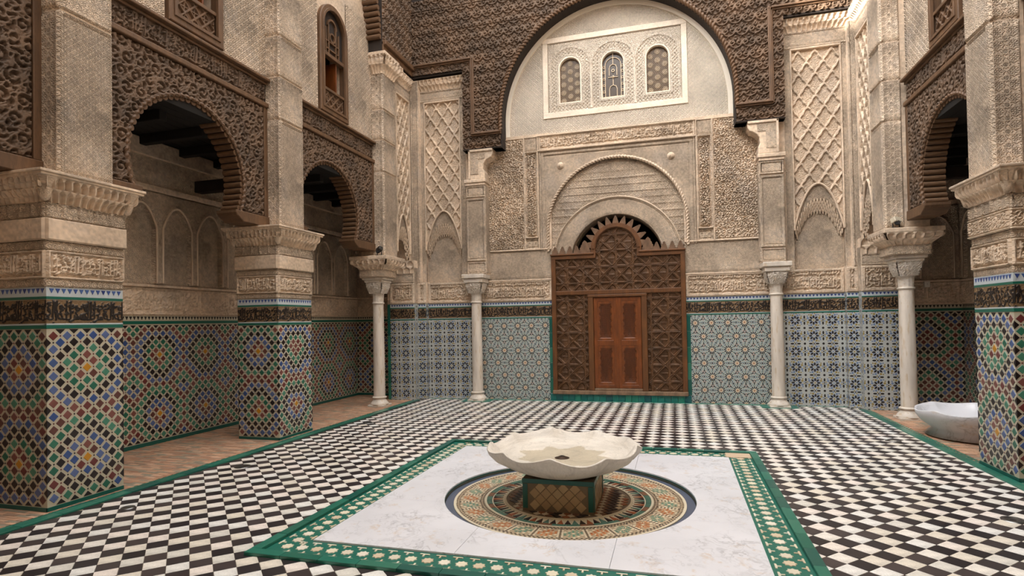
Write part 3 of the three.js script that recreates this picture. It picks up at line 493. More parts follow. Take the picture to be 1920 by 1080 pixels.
{
  const o = thing('fountain', 'scalloped white marble fountain bowl on a square tiled pedestal in the centre', 'fountain', [0.08, 0, -4.8]);
  const x0 = -0.21, x1 = 0.37, z0 = -5.08, z1 = -4.5, y1 = 0.235;
  const ped = part(o, 'pedestal', bx(x0 + 0.004, x1 - 0.004, -0.04, y1, z0 + 0.004, z1 - 0.004), M(lin(120, 104, 82), 0.7));
  const tan = [[176, 150, 112], [164, 138, 104], [184, 160, 122]].map((c) => M(lin(...c), 0.5)), sq = 0.062, half = sq * Math.SQRT1_2;
  const dia = bevelPlate([[half, 0], [0, half], [-half, 0], [0, -half]], 0.004, 0.003);
  for (const [ry, c, w] of [[0, [(x0 + x1) / 2, 0, z1 - 0.004], x1 - x0], [Math.PI / 2, [x1 - 0.004, 0, (z0 + z1) / 2], z1 - z0]]) {
    const cs = Math.cos(ry), sn = Math.sin(ry), at = (u, y) => [c[0] + cs * u, y, c[2] - sn * u];
    for (let j = 0; j < 5; j++) for (let i = -3; i <= 3; i++) { const u = (i + (j & 1) * 0.5) * 0.093, y = 0.03 + j * 0.0465; if (Math.abs(u) > w / 2 - 0.085 || y > y1 - 0.05) continue; part(ped, 'tile', dia, tan[Math.floor(rnd() * 3)], at(u, y), ry); }
    const gv = rbx(-0.02, 0.02, 0, y1 - 0.04, 0, 0.006, 0.002); for (const s of [-1, 1]) part(ped, 'green_strip', gv, greens[2], at(s * (w / 2 - 0.026), 0), ry);
    part(ped, 'green_strip', rbx(-w / 2, w / 2, y1 - 0.036, y1, 0, 0.006, 0.002), greens[2], at(0, 0), ry);
  }
  bowl(o, 'bowl', basinStone, [0.075, 0, -4.82], 0.655, 0.225, 0.3, 0.45, 0.2, 9, 0.9, 0.03, true);
  const dr = part(o, 'drain', lathe([[0.0001, 0.022], [0.02, 0.022], [0.035, 0.014], [0.062, 0.006], [0.066, 0]], 24), bronze, [0.06, 0.333, -4.82]);
  part(dr, 'drain_hole', lathe([[0.0001, 0.004], [0.012, 0.003], [0.014, 0]], 12), black, [0.06, 0.354, -4.82]);
}
{
  const o = thing('wash_basin', 'low grey white marble basin on the brick floor behind the right pier', 'basin', [4.5, 0, -8.2]);
  bowl(o, 'bowl', M(0xffffff, 0.3, { map: marbleMap }), [4.5, 0, -8.2], 0.66, 0.004, 0.1, 0.335, 0.34, 8, 0.2, 0.016);
  part(o, 'drain', lathe([[0.0001, 0.014], [0.03, 0.012], [0.045, 0]], 20), bronze, [4.5, 0.166, -8.2]);
}
// small metal drains in the floor
[[-3.465, -5.155, 0.085, 'steel floor drain ring beside the left edging, between the two left piers'], [-3.424, -3.779, 0.055, 'small steel floor drain at the foot of the near left pier'], [3.464, -7.814, 0.085, 'steel floor drain ring in the floor in front of the low basin'], [-3.494, -7.819, 0.07, 'steel floor drain ring in front of the left column'], [3.324, -5.006, 0.075, 'steel floor drain ring at the right edge of the floor'], [-3.395, -6.433, 0.045, 'small steel floor drain in front of the second left pier']].forEach(([x, z, r, l]) => {
  const o = thing('floor_drain', l, 'drain', [x, 0, z], 'drains in the chequered floor');
  part(o, 'rim', lathe([[r * 0.62, 0.002], [r * 0.68, 0.007], [r * 0.95, 0.006], [r, 0.0005]], 32), metal, [x, 0, z]);
  part(o, 'cup', lathe([[0.0001, -0.004], [r * 0.45, -0.003], [r * 0.62, 0.002]], 24), metal, [x, 0.004, z]);
});

// ------------------------------------------------------------------ arcade piers
const stuccoText = {}, tm = (h) => (stuccoText[h] ??= carvedStucco(T.text, h * 8, h, 0.006)), glazedText = {}, gt = (h) => (glazedText[h] ??= textBand(h));
const DADO = 1.5;
// the stack of bands on a face: w wide, c = foot of the face, ry = which way it looks
function bandStack(o, w, c, ry, single) {
  const cs = Math.cos(ry), sn = Math.sin(ry), at = (y, d = 0) => [c[0] + sn * d, y, c[2] + cs * d];
  const strip = (name, y0, y1, d, m) => part(o, name, rbx(-w / 2, w / 2, 0, y1 - y0, -0.02, d, 0.003), m, at(y0), ry);
  strip('green_line', 1.505, 1.535, 0.005, greens[0]); strip('pale_line', 1.535, 1.548, 0.004, paleTile);
  part(o, 'glazed_inscription', relief(w, 0.195, 0.007, F.script(0.195), 0.007, { u: c[0] + c[2] }), gt(0.195), at(1.55, 0.001), ry);
  strip('green_line', 1.75, 1.772, 0.005, greens[0]); strip('pale_ground', 1.772, 1.852, 0.003, paleTile);
  triStrip(o, w, 0.05, at(1.795, 0.003), ry, 0.05, single);
}
function stuccoStack(o, w, c, ry, cell) {
  const cs = Math.cos(ry), sn = Math.sin(ry), at = (y, d = 0) => [c[0] + sn * d, y, c[2] + cs * d], u = c[0] * 1.3 + c[2];
  part(o, 'stucco_border', relief(w, 0.07, cell, band(F.finer, 9, 0.07, 0.008), 0.01, { u }), stuccoFiner, at(1.853, 0.004), ry);
  const tw = w - 0.05; part(o, 'stucco_inscription', relief(w, 0.235, cell * 0.8, (x, y) => { const X = Math.abs(x - u); return X > tw / 2 || y < 0.02 || y > 0.215 ? 1 : X > tw / 2 - 0.012 || y < 0.03 || y > 0.205 ? 0 : F.text(0.19)(x, y - 0.025); }, 0.024, { u }), tm(0.19), at(1.922, 0.004), ry);
  part(o, 'stucco_border', relief(w + 0.01, 0.08, cell, band(F.finer, 9, 0.08, 0.01), 0.01, { u }), stuccoFiner, at(2.157, 0.008), ry);
  part(o, 'carved_band', relief(w + 0.03, 0.185, cell * 0.8, band((x, y) => F.fine(x * 1.5, y * 1.5), 9, 0.185, 0.016), 0.024, { u }), stucco, at(2.237, 0.02), ry);
  const n = 5, pw = (w + 0.02) / n; part(o, 'panel_band', relief(w + 0.02, 0.13, cell, (x, y) => { const q = Math.abs(fr((x - u) / pw + 0.5) - 0.5) * pw; return q > pw * 0.4 || y < 0.012 || y > 0.12 ? 1 : q > pw * 0.36 ? 0.1 : F.finer(x, y) * 0.8; }, 0.022, { u }), stuccoFiner, at(2.422, 0.015), ry);
  part(o, 'muqarnas', relief(w + 0.02, 0.2, cell * 0.8, muq((w + 0.02) / 12, 0.2), 0.05, { flare: 0.06, curve: (t) => smooth(0, 0.75, t), open: true }), stucco, at(2.552, 0.005), ry);
}
function pier(s, z0, z1, label, single) {
  const xf = s * (s < 0 ? 3.965 : 3.885), xb = s * 4.6, zc = (z0 + z1) / 2, d = z0 - z1, xc = (xf + xb) / 2, w = Math.abs(xb - xf), o = thing('pier', label, 'pier', [xc, 0, zc]);
  part(o, 'body', bx(xf + s * 0.004, xb - s * 0.004, 0, 1.86, z0 - 0.004, z1 + 0.004), strap); part(o, 'upper_body', bx(xf + s * 0.006, xb - s * 0.006, 1.86, 2.76, z0 - 0.006, z1 + 0.006), stucco);
  const court = [[xf + s * 0.004, 0, zc], s < 0 ? Math.PI / 2 : -Math.PI / 2, d], front = [[xc, 0, z0 - 0.004], 0, w], backs = [[[xc, 0, z1 + 0.004], Math.PI, w], [[xb - s * 0.004, 0, zc], s < 0 ? -Math.PI / 2 : Math.PI / 2, d]];
  const f = ([c, ry, w2]) => ({ w: w2, h: DADO - 0.045, c: [c[0], 0.045, c[2]], ry, mx: 0, my: 0.37, px: 50, py: 0.756 });
  zellige(o, [f(court), f(front), ...backs.map(f)], 300);
  for (const [c, ry, w2] of [court, front]) {
    const sn = Math.sin(ry), cs = Math.cos(ry); part(o, 'base_strip', rbx(-w2 / 2, w2 / 2, 0.002, 0.038, -0.01, 0.004, 0.003), greens[2], c, ry); 
    bandStack(o, w2, c, ry, single); stuccoStack(o, w2, c, ry, single ? 0.0085 : 0.011);
  }
  for (const [c, ry, w2] of backs) { bandStack(o, w2, c, ry, false); stuccoStack(o, w2, c, ry, 0.02); }
  const e = 0.125; part(o, 'cap_slab', merge([rbx(xf - s * e, xb + s * e, 2.75, 2.775, z0 + e, z1 - e, 0.006), rbx(xf - s * (e + 0.012), xb + s * (e + 0.012), 2.772, 2.796, z0 + e + 0.012, z1 - e - 0.012, 0.006)]), stucco);
  for (const q of [[xf - s * 0.025, z0 + 0.025], [xf - s * 0.025, z1 - 0.025], [xb + s * 0.025, z0 + 0.025]]) part(o, 'corner_drop', lathe([[0.0001, 0], [0.03, 0.015], [0.045, 0.06], [0.06, 0.12], [0.09, 0.17], [0.1, 0.2]], 10), stucco, [q[0] + (q[0] * s > xb * s ? -s : s) * 0.0, 2.552, q[1]]);
  return o;
}
pier(-1, -3.52, -4.205, 'large tiled pier nearest on the left, cut off by the edge of the photo', true);
pier(-1, -6.4, -7.115, 'second tiled pier on the left, between the two wooden arches', true);
pier(1, -6.1, -6.79, 'tiled pier at the right edge, in front of the low marble basin', true);
// ------------------------------------------------------------------ upper shafts on the piers and columns
const faceX = (s) => s * (s < 0 ? 3.96 : 3.89);
function shaft(s, z0, z1, label, top, y0 = 2.792) {
  const xf = faceX(s), xb = s * 4.44, zc = (z0 + z1) / 2, d = z0 - z1, o = thing('shaft', label, 'pilaster', [(xf + xb) / 2, y0, zc]);
  part(o, 'core', bx(xf + s * 0.006, xb, y0, HT - 0.05, z0 - 0.006, z1 + 0.006), stucco);
  const cuts = [y0, 4.22, 4.8, 5.35, top], ryC = s < 0 ? Math.PI / 2 : -Math.PI / 2, wf = 0.24;
  for (let k = 0; k < 4; k++) {
    const h = cuts[k + 1] - cuts[k] - 0.012, y = cuts[k] + 0.006, fn = k % 2 ? F.finer : F.diaper;
    const framed = (w, f, m) => (x, yy) => { const X = Math.abs(x); return X > w / 2 - m || yy < m * 0.7 || yy > h - m * 0.7 ? 1 : X > w / 2 - m * 1.35 || yy < m || yy > h - m ? 0.05 : X > w / 2 - m * 1.9 ? 0.8 : f(x + zc, yy + y); };
    part(o, 'court_panel', relief(d, h, 0.0175, framed(d, fn, 0.035), 0.02), k % 2 ? stuccoFiner : stuccoDiaper, [xf + s * 0.006, y, zc], ryC);
    part(o, 'front_panel', relief(wf, h, 0.0175, framed(wf, (a, b) => F.star(a - zc + 0.155, b), 0.02), 0.024), stuccoStar, [xf + s * (wf / 2), y, z0 - 0.006], 0);
  }
  if (top > HT - 0.2) return o;
  part(o, 'plain_top', bx(xf, xb, top, HT - 0.05, z0, z1), stucco);
  return o;
}
shaft(-1, -3.635, -4.11, 'tall carved plaster shaft above the nearest left pier', 7.2);
shaft(-1, -6.48, -6.955, 'tall carved plaster shaft above the second left pier', 7.6);
shaft(1, -6.37, -6.82, 'tall carved plaster shaft above the right pier', 7.2);
const zC = { '-1': [-9.3, -9.76], '1': [-9.25, -9.72] };
for (const s of [-1, 1]) {
  const [a, b] = zC[s], o = shaft(s, a, b, 'tall carved plaster shaft above the ' + (s < 0 ? 'left' : 'right') + ' marble column', s < 0 ? 6.0 : 6.25, 2.7), xf = faceX(s), y = s < 0 ? 6.0 : 6.25;
  for (const [w, c, ry] of [[a - b, [xf, y, (a + b) / 2], s < 0 ? Math.PI / 2 : -Math.PI / 2], [0.3, [xf + s * 0.15, y, a], 0]]) part(o, 'muqarnas', relief(w, 0.3, 0.01, muq(w / 6, 0.3), 0.035, { flare: 0.1, curve: (t) => smooth(0, 0.75, t), open: true }), stucco, c, ry);
  part(o, 'cap_slab', rbx(xf - s * 0.11, xf + s * 0.5, y + 0.3, y + 0.36, a + 0.11, b, 0.01), stucco);
}

// ------------------------------------------------------------------ wooden arches of the arcades
function woodArch(s, zn, zf, zc, r, label, cell = 0.0105) {
  const X = s * XP, ry = s < 0 ? Math.PI / 2 : -Math.PI / 2, o = thing('wooden_arch', label, 'arch', [s * 4.3, 2.8, zc], 'carved wooden arches of the arcades');
  const loc = (z) => s < 0 ? zc - z : z - zc, xa = Math.min(loc(zn), loc(zf)), xb = Math.max(loc(zn), loc(zf)), mid = (xa + xb) / 2, w = xb - xa, cy = 3.25, a0 = -24 * D2R, fx = r * Math.cos(a0), fy = cy + r * Math.sin(a0);
  const arc = []; for (let k = 0; k <= 48; k++) { const a = a0 + (Math.PI - 2 * a0) * k / 48; arc.push([r * Math.cos(a), cy + r * Math.sin(a)]); }
  const P = [X, 0, zc], outline = [[xb, fy], [xb, 4.4], [xa, 4.4], [xa, fy], [-fx, fy], ...arc.slice().reverse().slice(1, -1), [fx, fy]];
  part(o, 'spandrel_board', shapeGeo(outline, -0.24, -0.004), woodDark, P, ry);
  const inside = (x, y) => (y < fy ? Math.abs(x) < fx : Math.hypot(x, y - cy) < r + 0.012);
  part(o, 'carved_spandrel', relief(w - 0.16, 4.38 - fy, cell, (x, y) => F.wood(x, y), 0.034, { keep: (x, y) => !inside(x + mid, y + fy), u: mid, v: fy }), woodCarved, [X - s * 0.002, fy, zc + (s < 0 ? -mid : mid)], ry);
  for (const e of [xa, xb]) part(o, 'side_stile', rbx(e === xa ? e : e - 0.075, e === xa ? e + 0.075 : e, fy, 4.4, -0.02, 0.035, 0.01), woodPlain, P, ry);
  // archivolt and scallops
  const edge = []; for (let k = 0; k <= 60; k++) { const a = a0 + (Math.PI - 2 * a0) * k / 60; edge.push(V((r + 0.03) * Math.cos(a), cy + (r + 0.03) * Math.sin(a), 0.02)); }
  part(o, 'archivolt', bar(edge, 0.022, 90, 8, 1), woodPlain, P, ry);
  // ribbed soffit
  const rib = new THREE.CylinderGeometry(0.036, 0.036, 0.25, 10); rib.rotateX(Math.PI / 2); rib.translate(0, 0, -0.112);
  const n = Math.round((Math.PI - 2 * a0) * r / 0.078);
  for (let k = 0; k < n; k++) { const a = a0 + (Math.PI - 2 * a0) * (k + 0.5) / n, x = (r + 0.006) * Math.cos(a), c = Math.cos(ry), sn = Math.sin(ry); part(o, 'rib', rib, woodPlain, [X + c * x, cy + (r + 0.006) * Math.sin(a), zc - sn * x], ry); }
  // corbels at the feet
  for (const q of [-1, 1]) {
    const e = q < 0 ? xa : xb, prof = [[e, 2.8], [q * (fx + 0.06), 2.8], [q * (fx + 0.0), 2.84], [q * (fx - 0.05), 2.87], [q * (fx - 0.07), 2.9], [q * (fx - 0.07), fy], [e, fy]];
    part(o, 'corbel', shapeGeo(q < 0 ? prof.slice().reverse() : prof, -0.25, 0.05, [], 0.008), woodPlain, P, ry);
  }
  // lintel
  part(o, 'lower_moulding', rbx(xa, xb, 4.385, 4.45, -0.24, 0.06, 0.015), woodPlain, P, ry);
  const lin2 = part(o, 'lintel', bx(xa, xb, 4.45, 4.7, -0.24, 0.004), woodDark, P, ry);
  part(o, 'carved_inscription', relief(w - 0.06, 0.24, cell, (x, y) => { const q = fr((x + 0.4) / 1.1) * 1.1; return q < 0.03 ? 0.9 : q < 0.2 ? F.wood(x * 1.7, y * 1.7) : F.text(0.24)(x, y); }, 0.026), M(0xffffff, 0.72, { map: woodMap, bumpMap: texOf(T.text, 1.92, 0.24), bumpScale: 0.008 }), [X - s * 0.005, 4.455, zc + (s < 0 ? -mid : mid)], ry);
  part(o, 'upper_moulding', merge([rbx(xa, xb, 4.695, 4.73, -0.24, 0.04, 0.01), rbx(xa, xb, 4.73, 4.77, -0.24, 0.09, 0.012)]), woodPlain, P, ry);
  return o;
}
woodArch(-1, -4.11, -6.48, -5.23, 0.78, 'carved wooden arch between the nearest and second left piers');
woodArch(-1, -6.955, -9.3, -7.95, 0.77, 'carved wooden arch between the second left pier and the left marble column');
woodArch(-1, -1.2, -3.635, -2.45, 0.78, 'carved wooden arch at the left edge of the photo, before the nearest pier');
woodArch(1, -6.82, -9.2, -7.95, 0.78, 'carved wooden arch between the right pier and the right marble column');
woodArch(1, -3.9, -6.37, -5.1, 0.78, 'carved wooden arch cut off by the right edge of the photo', 0.03);

// ------------------------------------------------------------------ marble columns
function column(x, z, yTop, wTop, label, big) {
  const o = thing('marble_column', label, 'column', [x, 0, z], 'white marble columns'), P = [x, 0, z];
  part(o, 'plinth', rbx(x - 0.16, x + 0.16, 0, 0.035, z - 0.16, z + 0.16, 0.008), columnStone);
  part(o, 'base', lathe([[0.0001, 0.03], [0.165, 0.03], [0.168, 0.045], [0.15, 0.075], [0.115, 0.12], [0.11, 0.14], [0.128, 0.15], [0.13, 0.165], [0.118, 0.175], [0.1, 0.18]], 32), columnStone, P);
  part(o, 'column_shaft', lathe([[0.104, 0.175], [0.103, 0.8], [0.098, 1.5], [0.094, 1.86]], 32), columnStone, P);
  part(o, 'neck_ring', lathe([[0.09, 1.85], [0.108, 1.858], [0.112, 1.87], [0.106, 1.885], [0.09, 1.89]], 32), columnStone, P);
  // capital: fluted drum, then a leafy block
  const g = lathe([[0.09, 1.885], [0.094, 1.95], [0.1, 2.03], [0.112, 2.05]], 48), p = g.attributes.position; for (let i = 0; i < p.count; i++) { const a = Math.atan2(p.getZ(i), p.getX(i)), k = 1 + 0.05 * Math.abs(Math.cos(6 * a)); p.setX(i, p.getX(i) * k); p.setZ(i, p.getZ(i) * k); } g.computeVertexNormals();
  part(o, 'fluted_drum', g, columnStone, P);
  const cap = [0, 1, 2, 3].map((k) => { const f = relief(0.22, 0.2, 0.008, (u, v) => Math.max(0, 1 - 9 * Math.hypot(u, (v - 0.1) * 0.8)) + 0.7 * F.fine(u * 2.2, v * 2.2), 0.025, { flare: 0.045, curve: (t) => Math.sin(t * 1.5), open: true }); f.translate(0, 2.045, 0.108); f.rotateY(k * Math.PI / 2); return f; });
  part(o, 'leaf_capital', merge([...cap, bx(-0.105, 0.105, 2.045, 2.24, -0.105, 0.105)]), columnStone, P);
  part(o, 'abacus', merge([0, 1].map((k) => rbx(-wTop / 2 + 0.03 - k * 0.03, wTop / 2 - 0.03 + k * 0.03, 2.24 + k * (yTop - 2.24) * 0.5, 2.24 + (k + 1) * (yTop - 2.24) * 0.5, -wTop / 2 + 0.03 - k * 0.03, wTop / 2 - 0.03 + k * 0.03, 0.012))), columnStone, P);
  return o;
}
for (const s of [-1, 1]) {
  const n = s < 0 ? 'left' : 'right';
  column(s * 2.64, -10.43, 2.4, 0.44, 'slender white marble column against the far wall ' + (s < 0 ? 'left' : 'right') + ' of the door');
  column(s * 4.2, -9.47, 2.33, 0.42, 'white marble column under the ' + n + ' arcade, on the brick floor');
  // impost block with hanging cells on the arcade column
  const o = thing('impost_block', 'carved plaster impost block on the ' + n + ' arcade column', 'impost', [s * 4.2, 2.33, -9.47]);
  part(o, 'block', bx(s * 4.2 - 0.24, s * 4.2 + 0.24, 2.33, 2.65, -9.71, -9.23), stucco);
  for (const [ry, dx, dz] of [[0, 0, 0.24], [Math.PI / 2, 0.24, 0], [-Math.PI / 2, -0.24, 0], [Math.PI, 0, -0.24]]) {
    part(o, 'panel_band', relief(0.48, 0.13, 0.009, (x, y) => (fr(x / 0.12) < 0.12 || y < 0.012 || y > 0.12 ? 1 : F.finer(x, y) * 0.8), 0.014), stuccoFiner, [s * 4.2 + dx, 2.335, -9.47 + dz], ry);
    part(o, 'muqarnas', relief(0.48, 0.17, 0.009, muq(0.08, 0.17), 0.03, { flare: 0.1, curve: (t) => smooth(0, 0.75, t), open: true }), stucco, [s * 4.2 + dx, 2.465, -9.47 + dz], ry);
  }
  part(o, 'slab', rbx(s * 4.2 - 0.37, s * 4.2 + 0.37, 2.635, 2.7, -9.84, -9.1, 0.01), stucco);
  // floodlight clipped on the slab
  const fx = s * 4.0, fz = -9.17, L = thing('floodlight', 'small dark floodlight on top of the ' + n + ' impost block', 'floodlight', [fx, 2.7, fz]);
  const body = part(L, 'housing', new RoundedBoxGeometry(0.12, 0.08, 0.08, 2, 0.015), s < 0 ? darkMetal : M(lin(190, 180, 160), 0.5), [fx, 2.81, fz]); body.rotation.set(-0.5, s * 0.5, 0.2);
  part(L, 'lens', new THREE.CylinderGeometry(0.035, 0.035, 0.02, 20), black, [fx, 2.77, fz + 0.05]).rotation.set(1.1, 0, 0.2);
  part(L, 'bracket', merge([rbx(-0.045, -0.035, 0, 0.1, -0.012, 0.012, 0.002), rbx(0.035, 0.045, 0, 0.1, -0.012, 0.012, 0.002), rbx(-0.06, 0.06, 0, 0.014, -0.03, 0.03, 0.003)]), darkMetal, [fx, 2.7, fz]);
}

// ------------------------------------------------------------------ sebka bays, far and side
const sebka = (px, py) => (x, y) => { const a = fr(x / px + y / py), b = fr(x / px - y / py), m = Math.min(a, 1 - a, b, 1 - b) + 0.025 * Math.sin(6.283 * (y / py) * 4); return m < 0.075 ? 1 : m < 0.115 ? 0.6 : 0.62 * F.fine(x * 1.25, y * 1.25); };
const archY = (x, a, sp, H) => { const t = Math.abs(x) / a; return t >= 1 ? -1 : sp + H * (1 - Math.pow(t, 2.3)) * (1 - 0.1 * t); };
// a bay in local axes (x right, y up, z out); opening or niche below a stalactite arch
function bay(o, P, ry, w, B) {
  const { y0, top, corn, sp, H, cell } = B, iw = w - B.border * 2, at = (y, d = 0) => [P[0] + Math.sin(ry) * d, y, P[2] + Math.cos(ry) * d];
  const arch = []; for (let k = 0; k <= 40; k++) { const x = iw / 2 - iw * k / 40; arch.push([x, Math.max(archY(x, iw / 2, sp, H), sp)]); }
  const outline = [[w / 2, y0], [w / 2, corn], [-w / 2, corn], [-w / 2, y0], [-iw / 2, y0], ...arch.slice().reverse(), [iw / 2, y0]];
  part(o, 'bay_wall', shapeGeo(outline, -B.depth, -0.03), stucco, P, ry);
  if (!B.open) {
    part(o, 'niche_back', relief(iw, sp + H - y0, 0.03, (x, y) => F.finer(x, y), 0.012), stuccoFiner, at(y0, -B.depth + 0.004), ry);
  }
  const side = w / 2 - B.border / 2;
  for (const q of [-1, 1]) { const c = Math.cos(ry) * side * q, sn = -Math.sin(ry) * side * q; part(o, 'border_strip', relief(B.border, top - y0, cell, (x, y) => (Math.abs(x) > B.border * 0.36 ? 1 : Math.abs(x) > B.border * 0.28 ? 0 : F.finer(x * 1.3, y * 1.3)), 0.012), stuccoFiner, [P[0] + c + Math.sin(ry) * 0.0, y0, P[2] + sn + Math.cos(ry) * 0.0], ry); part(o, 'border_core', bx(-B.border / 2, B.border / 2, y0, top, -0.05, -0.002), stucco, [P[0] + c, 0, P[2] + sn], ry); }
  part(o, 'sebka_lattice', relief(iw, top - sp, cell, sebka(iw / B.n, B.py), 0.07, { keep: (x, y) => y + sp > archY(x, iw / 2 + 0.01, sp, H) + 0.03, v: 0, open: true }), stucco, at(sp, -0.07), ry);
  const edge = arch.map(([x, y]) => V(x * 0.985, y + 0.03, -0.005)); part(o, 'arch_moulding', bar(edge, 0.018), stucco, P, ry);
  // hood of stalactite cells in four steps
  const cellG = new THREE.CylinderGeometry(0.023, 0.01, 0.08, 6), cells = [];
  for (let k = 0; k < 5; k++) { const f = 0.96 - k * 0.02, n = Math.round(iw / 0.052); for (let i = 0; i < n; i++) { const x = -iw / 2 * f + iw * f * (i + 0.5 * (k % 2) + 0.25) / n; if (Math.abs(x) > iw / 2 * f) continue; const y = archY(x, iw / 2, sp, H) - H * (0.16 + 0.2 * (1 - 2 * Math.abs(x) / iw)) - k * 0.042; if (y < sp - 0.14) continue; cells.push(turned(cellG, 0.3, x, y, -0.018 - k * 0.013)); } }
  part(o, 'stalactite_cells', merge(cells), stucco, P, ry);
  part(o, 'hood', relief(iw, H + 0.02, 0.011, (x, y) => F.finer(x, y), 0.012, { keep: (x, y) => { const Y = archY(x, iw / 2, sp, H) - sp; return y < Y + 0.02 && y > Y - H * (0.2 + 0.22 * (1 - 2 * Math.abs(x) / iw)); } }), stuccoFiner, at(sp, -0.035), ry);
  // top frame and cornice
  part(o, 'top_band', relief(w, corn - 0.2 - top, cell, band(F.finer, w, corn - 0.2 - top, 0.03), 0.015), stuccoFiner, at(top), ry);
  part(o, 'top_core', bx(-w / 2, w / 2, top, corn, -0.06, -0.002), stucco, P, ry);
  part(o, 'cornice', relief(w, 0.2, 0.01, muq(w / 13, 0.2), 0.035, { flare: 0.07, curve: (t) => smooth(0, 0.75, t), open: true }), stucco, at(corn - 0.2, 0.0), ry);
  part(o, 'inner_frame', merge([rbx(-iw / 2 - 0.005, -iw / 2 + 0.02, sp, top, -0.05, 0.025, 0.006), rbx(iw / 2 - 0.02, iw / 2 + 0.005, sp, top, -0.05, 0.025, 0.006), rbx(-iw / 2, iw / 2, top - 0.03, top, -0.05, 0.03, 0.006)]), stucco, P, ry);
}
for (const s of [-1, 1]) {
  const n = s < 0 ? 'left' : 'right', top = s < 0 ? 5.88 : 5.98, corn = s < 0 ? 6.3 : 6.46;
  const o = thing('sebka_bay', 'plaster bay of diamond lattice over a stalactite niche, far wall ' + n + ' of the door', 'wall panel', [s * 3.34, 2.25, -10.55]);
  bay(o, [s * 3.34, 0, -10.55], 0, 0.98, { y0: 2.27, top, corn, sp: 2.93, H: 0.74, border: 0.11, depth: 0.1, cell: 0.0085, n: 3, py: 0.375 });
  const q = thing('sebka_side_bay', 'plaster diamond lattice over a small stalactite arch at the far end of the ' + n + ' arcade', 'wall panel', [faceX(s), 2.7, -10.1]), [, b] = zC[s], L = b + 10.47;
  bay(q, [faceX(s) + s * 0.03, 0, (b - 10.47) / 2], s < 0 ? Math.PI / 2 : -Math.PI / 2, L, { y0: 2.6, top, corn, sp: 2.85, H: 0.72, border: 0.07, depth: 0.45, cell: 0.0095, n: 3, py: 0.375, open: true });
}
// ------------------------------------------------------------------ far wall: tile dado, inscriptions, plaster panels
// printed tile pattern with twelve-petalled rosettes on a triangular grid (pieces of a centimetre or two)
function tilePrint(W, H, pw, ph, fn) { const c = document.createElement('canvas'); c.width = W; c.height = H; const g = c.getContext('2d'); g.scale(W / pw, H / ph); fn(g, 0); for (const ox of [-1, 0, 1]) for (const oy of [-1, 0, 1]) { g.save(); g.translate(ox * pw, oy * ph); fn(g, -1); g.restore(); } const t = new THREE.CanvasTexture(c); t.colorSpace = THREE.SRGBColorSpace; t.wrapS = t.wrapT = THREE.RepeatWrapping; t.repeat.set(1 / pw, 1 / ph); return t; }
const petals = (g, x, y, n, r0, l, w, col, a0 = 0) => { for (let k = 0; k < n; k++) { g.save(); g.translate(x, y); g.rotate(a0 + k * 2 * Math.PI / n); g.fillStyle = col; g.beginPath(); g.ellipse(r0 + l / 2, 0, l / 2, w / 2, 0, 0, 6.3); g.fill(); g.restore(); } };
const dotc = (g, x, y, r, col) => { g.fillStyle = col; g.beginPath(); g.arc(x, y, r, 0, 6.3); g.fill(); };
const rosettePrint = tilePrint(512, 896, 0.27, 0.47, (g, ext) => {
  if (!ext) { g.fillStyle = '#aab2b0'; g.fillRect(-0.4, -0.6, 1.2, 1.6); return; }
  const c = 0.27, h = 0.235;
  for (const [x, y] of [[0, 0], [c / 2, h]]) {
    for (let k = 0; k < 24; k++) { g.strokeStyle = ['#c9c4b0', '#93b4b4', '#d6cfbc', '#86a2b4'][k % 4]; g.lineWidth = 0.0075; g.beginPath(); const a = k * Math.PI / 12 + 0.13; g.moveTo(x + 0.07 * Math.cos(a), y + 0.07 * Math.sin(a)); g.lineTo(x + 0.13 * Math.cos(a + 0.12), y + 0.13 * Math.sin(a + 0.12)); g.stroke(); }
    dotc(g, x, y, 0.034, '#cdb79c'); petals(g, x, y, 12, 0.034, 0.046, 0.0185, '#15120f'); dotc(g, x, y, 0.011, '#7c4a22');
    petals(g, x, y, 12, 0.081, 0.018, 0.014, '#4a7474', Math.PI / 12); petals(g, x, y, 12, 0.09, 0.02, 0.016, '#1c1815'); petals(g, x, y, 12, 0.106, 0.014, 0.013, '#5b7c8c', Math.PI / 12);
  }
  for (const [x, y, a] of [[c / 2, h / 3, 1], [c / 2, 2 * h / 3 - h, -1], [0, h + h / 3, 1], [0, h - h / 3, -1], [c / 2, h / 3 + 2 * h, 1], [0, 2 * h - h * 0.66 + h, 1]]) { petals(g, x, y, 3, 0.01, 0.036, 0.021, '#1a1512', a * Math.PI / 2); petals(g, x, y, 3, 0.01, 0.024, 0.013, '#8c4c3a', -a * Math.PI / 2); }
  for (const [x, y] of [[c / 2, 0], [c * 0.25, h / 2], [c * 0.75, h / 2], [0, h], [c * 0.25, h * 1.5], [c * 0.75, h * 1.5]]) { dotc(g, x, y, 0.013, '#1a1614'); petals(g, x, y, 6, 0.017, 0.012, 0.012, '#3c5f6c'); }
});
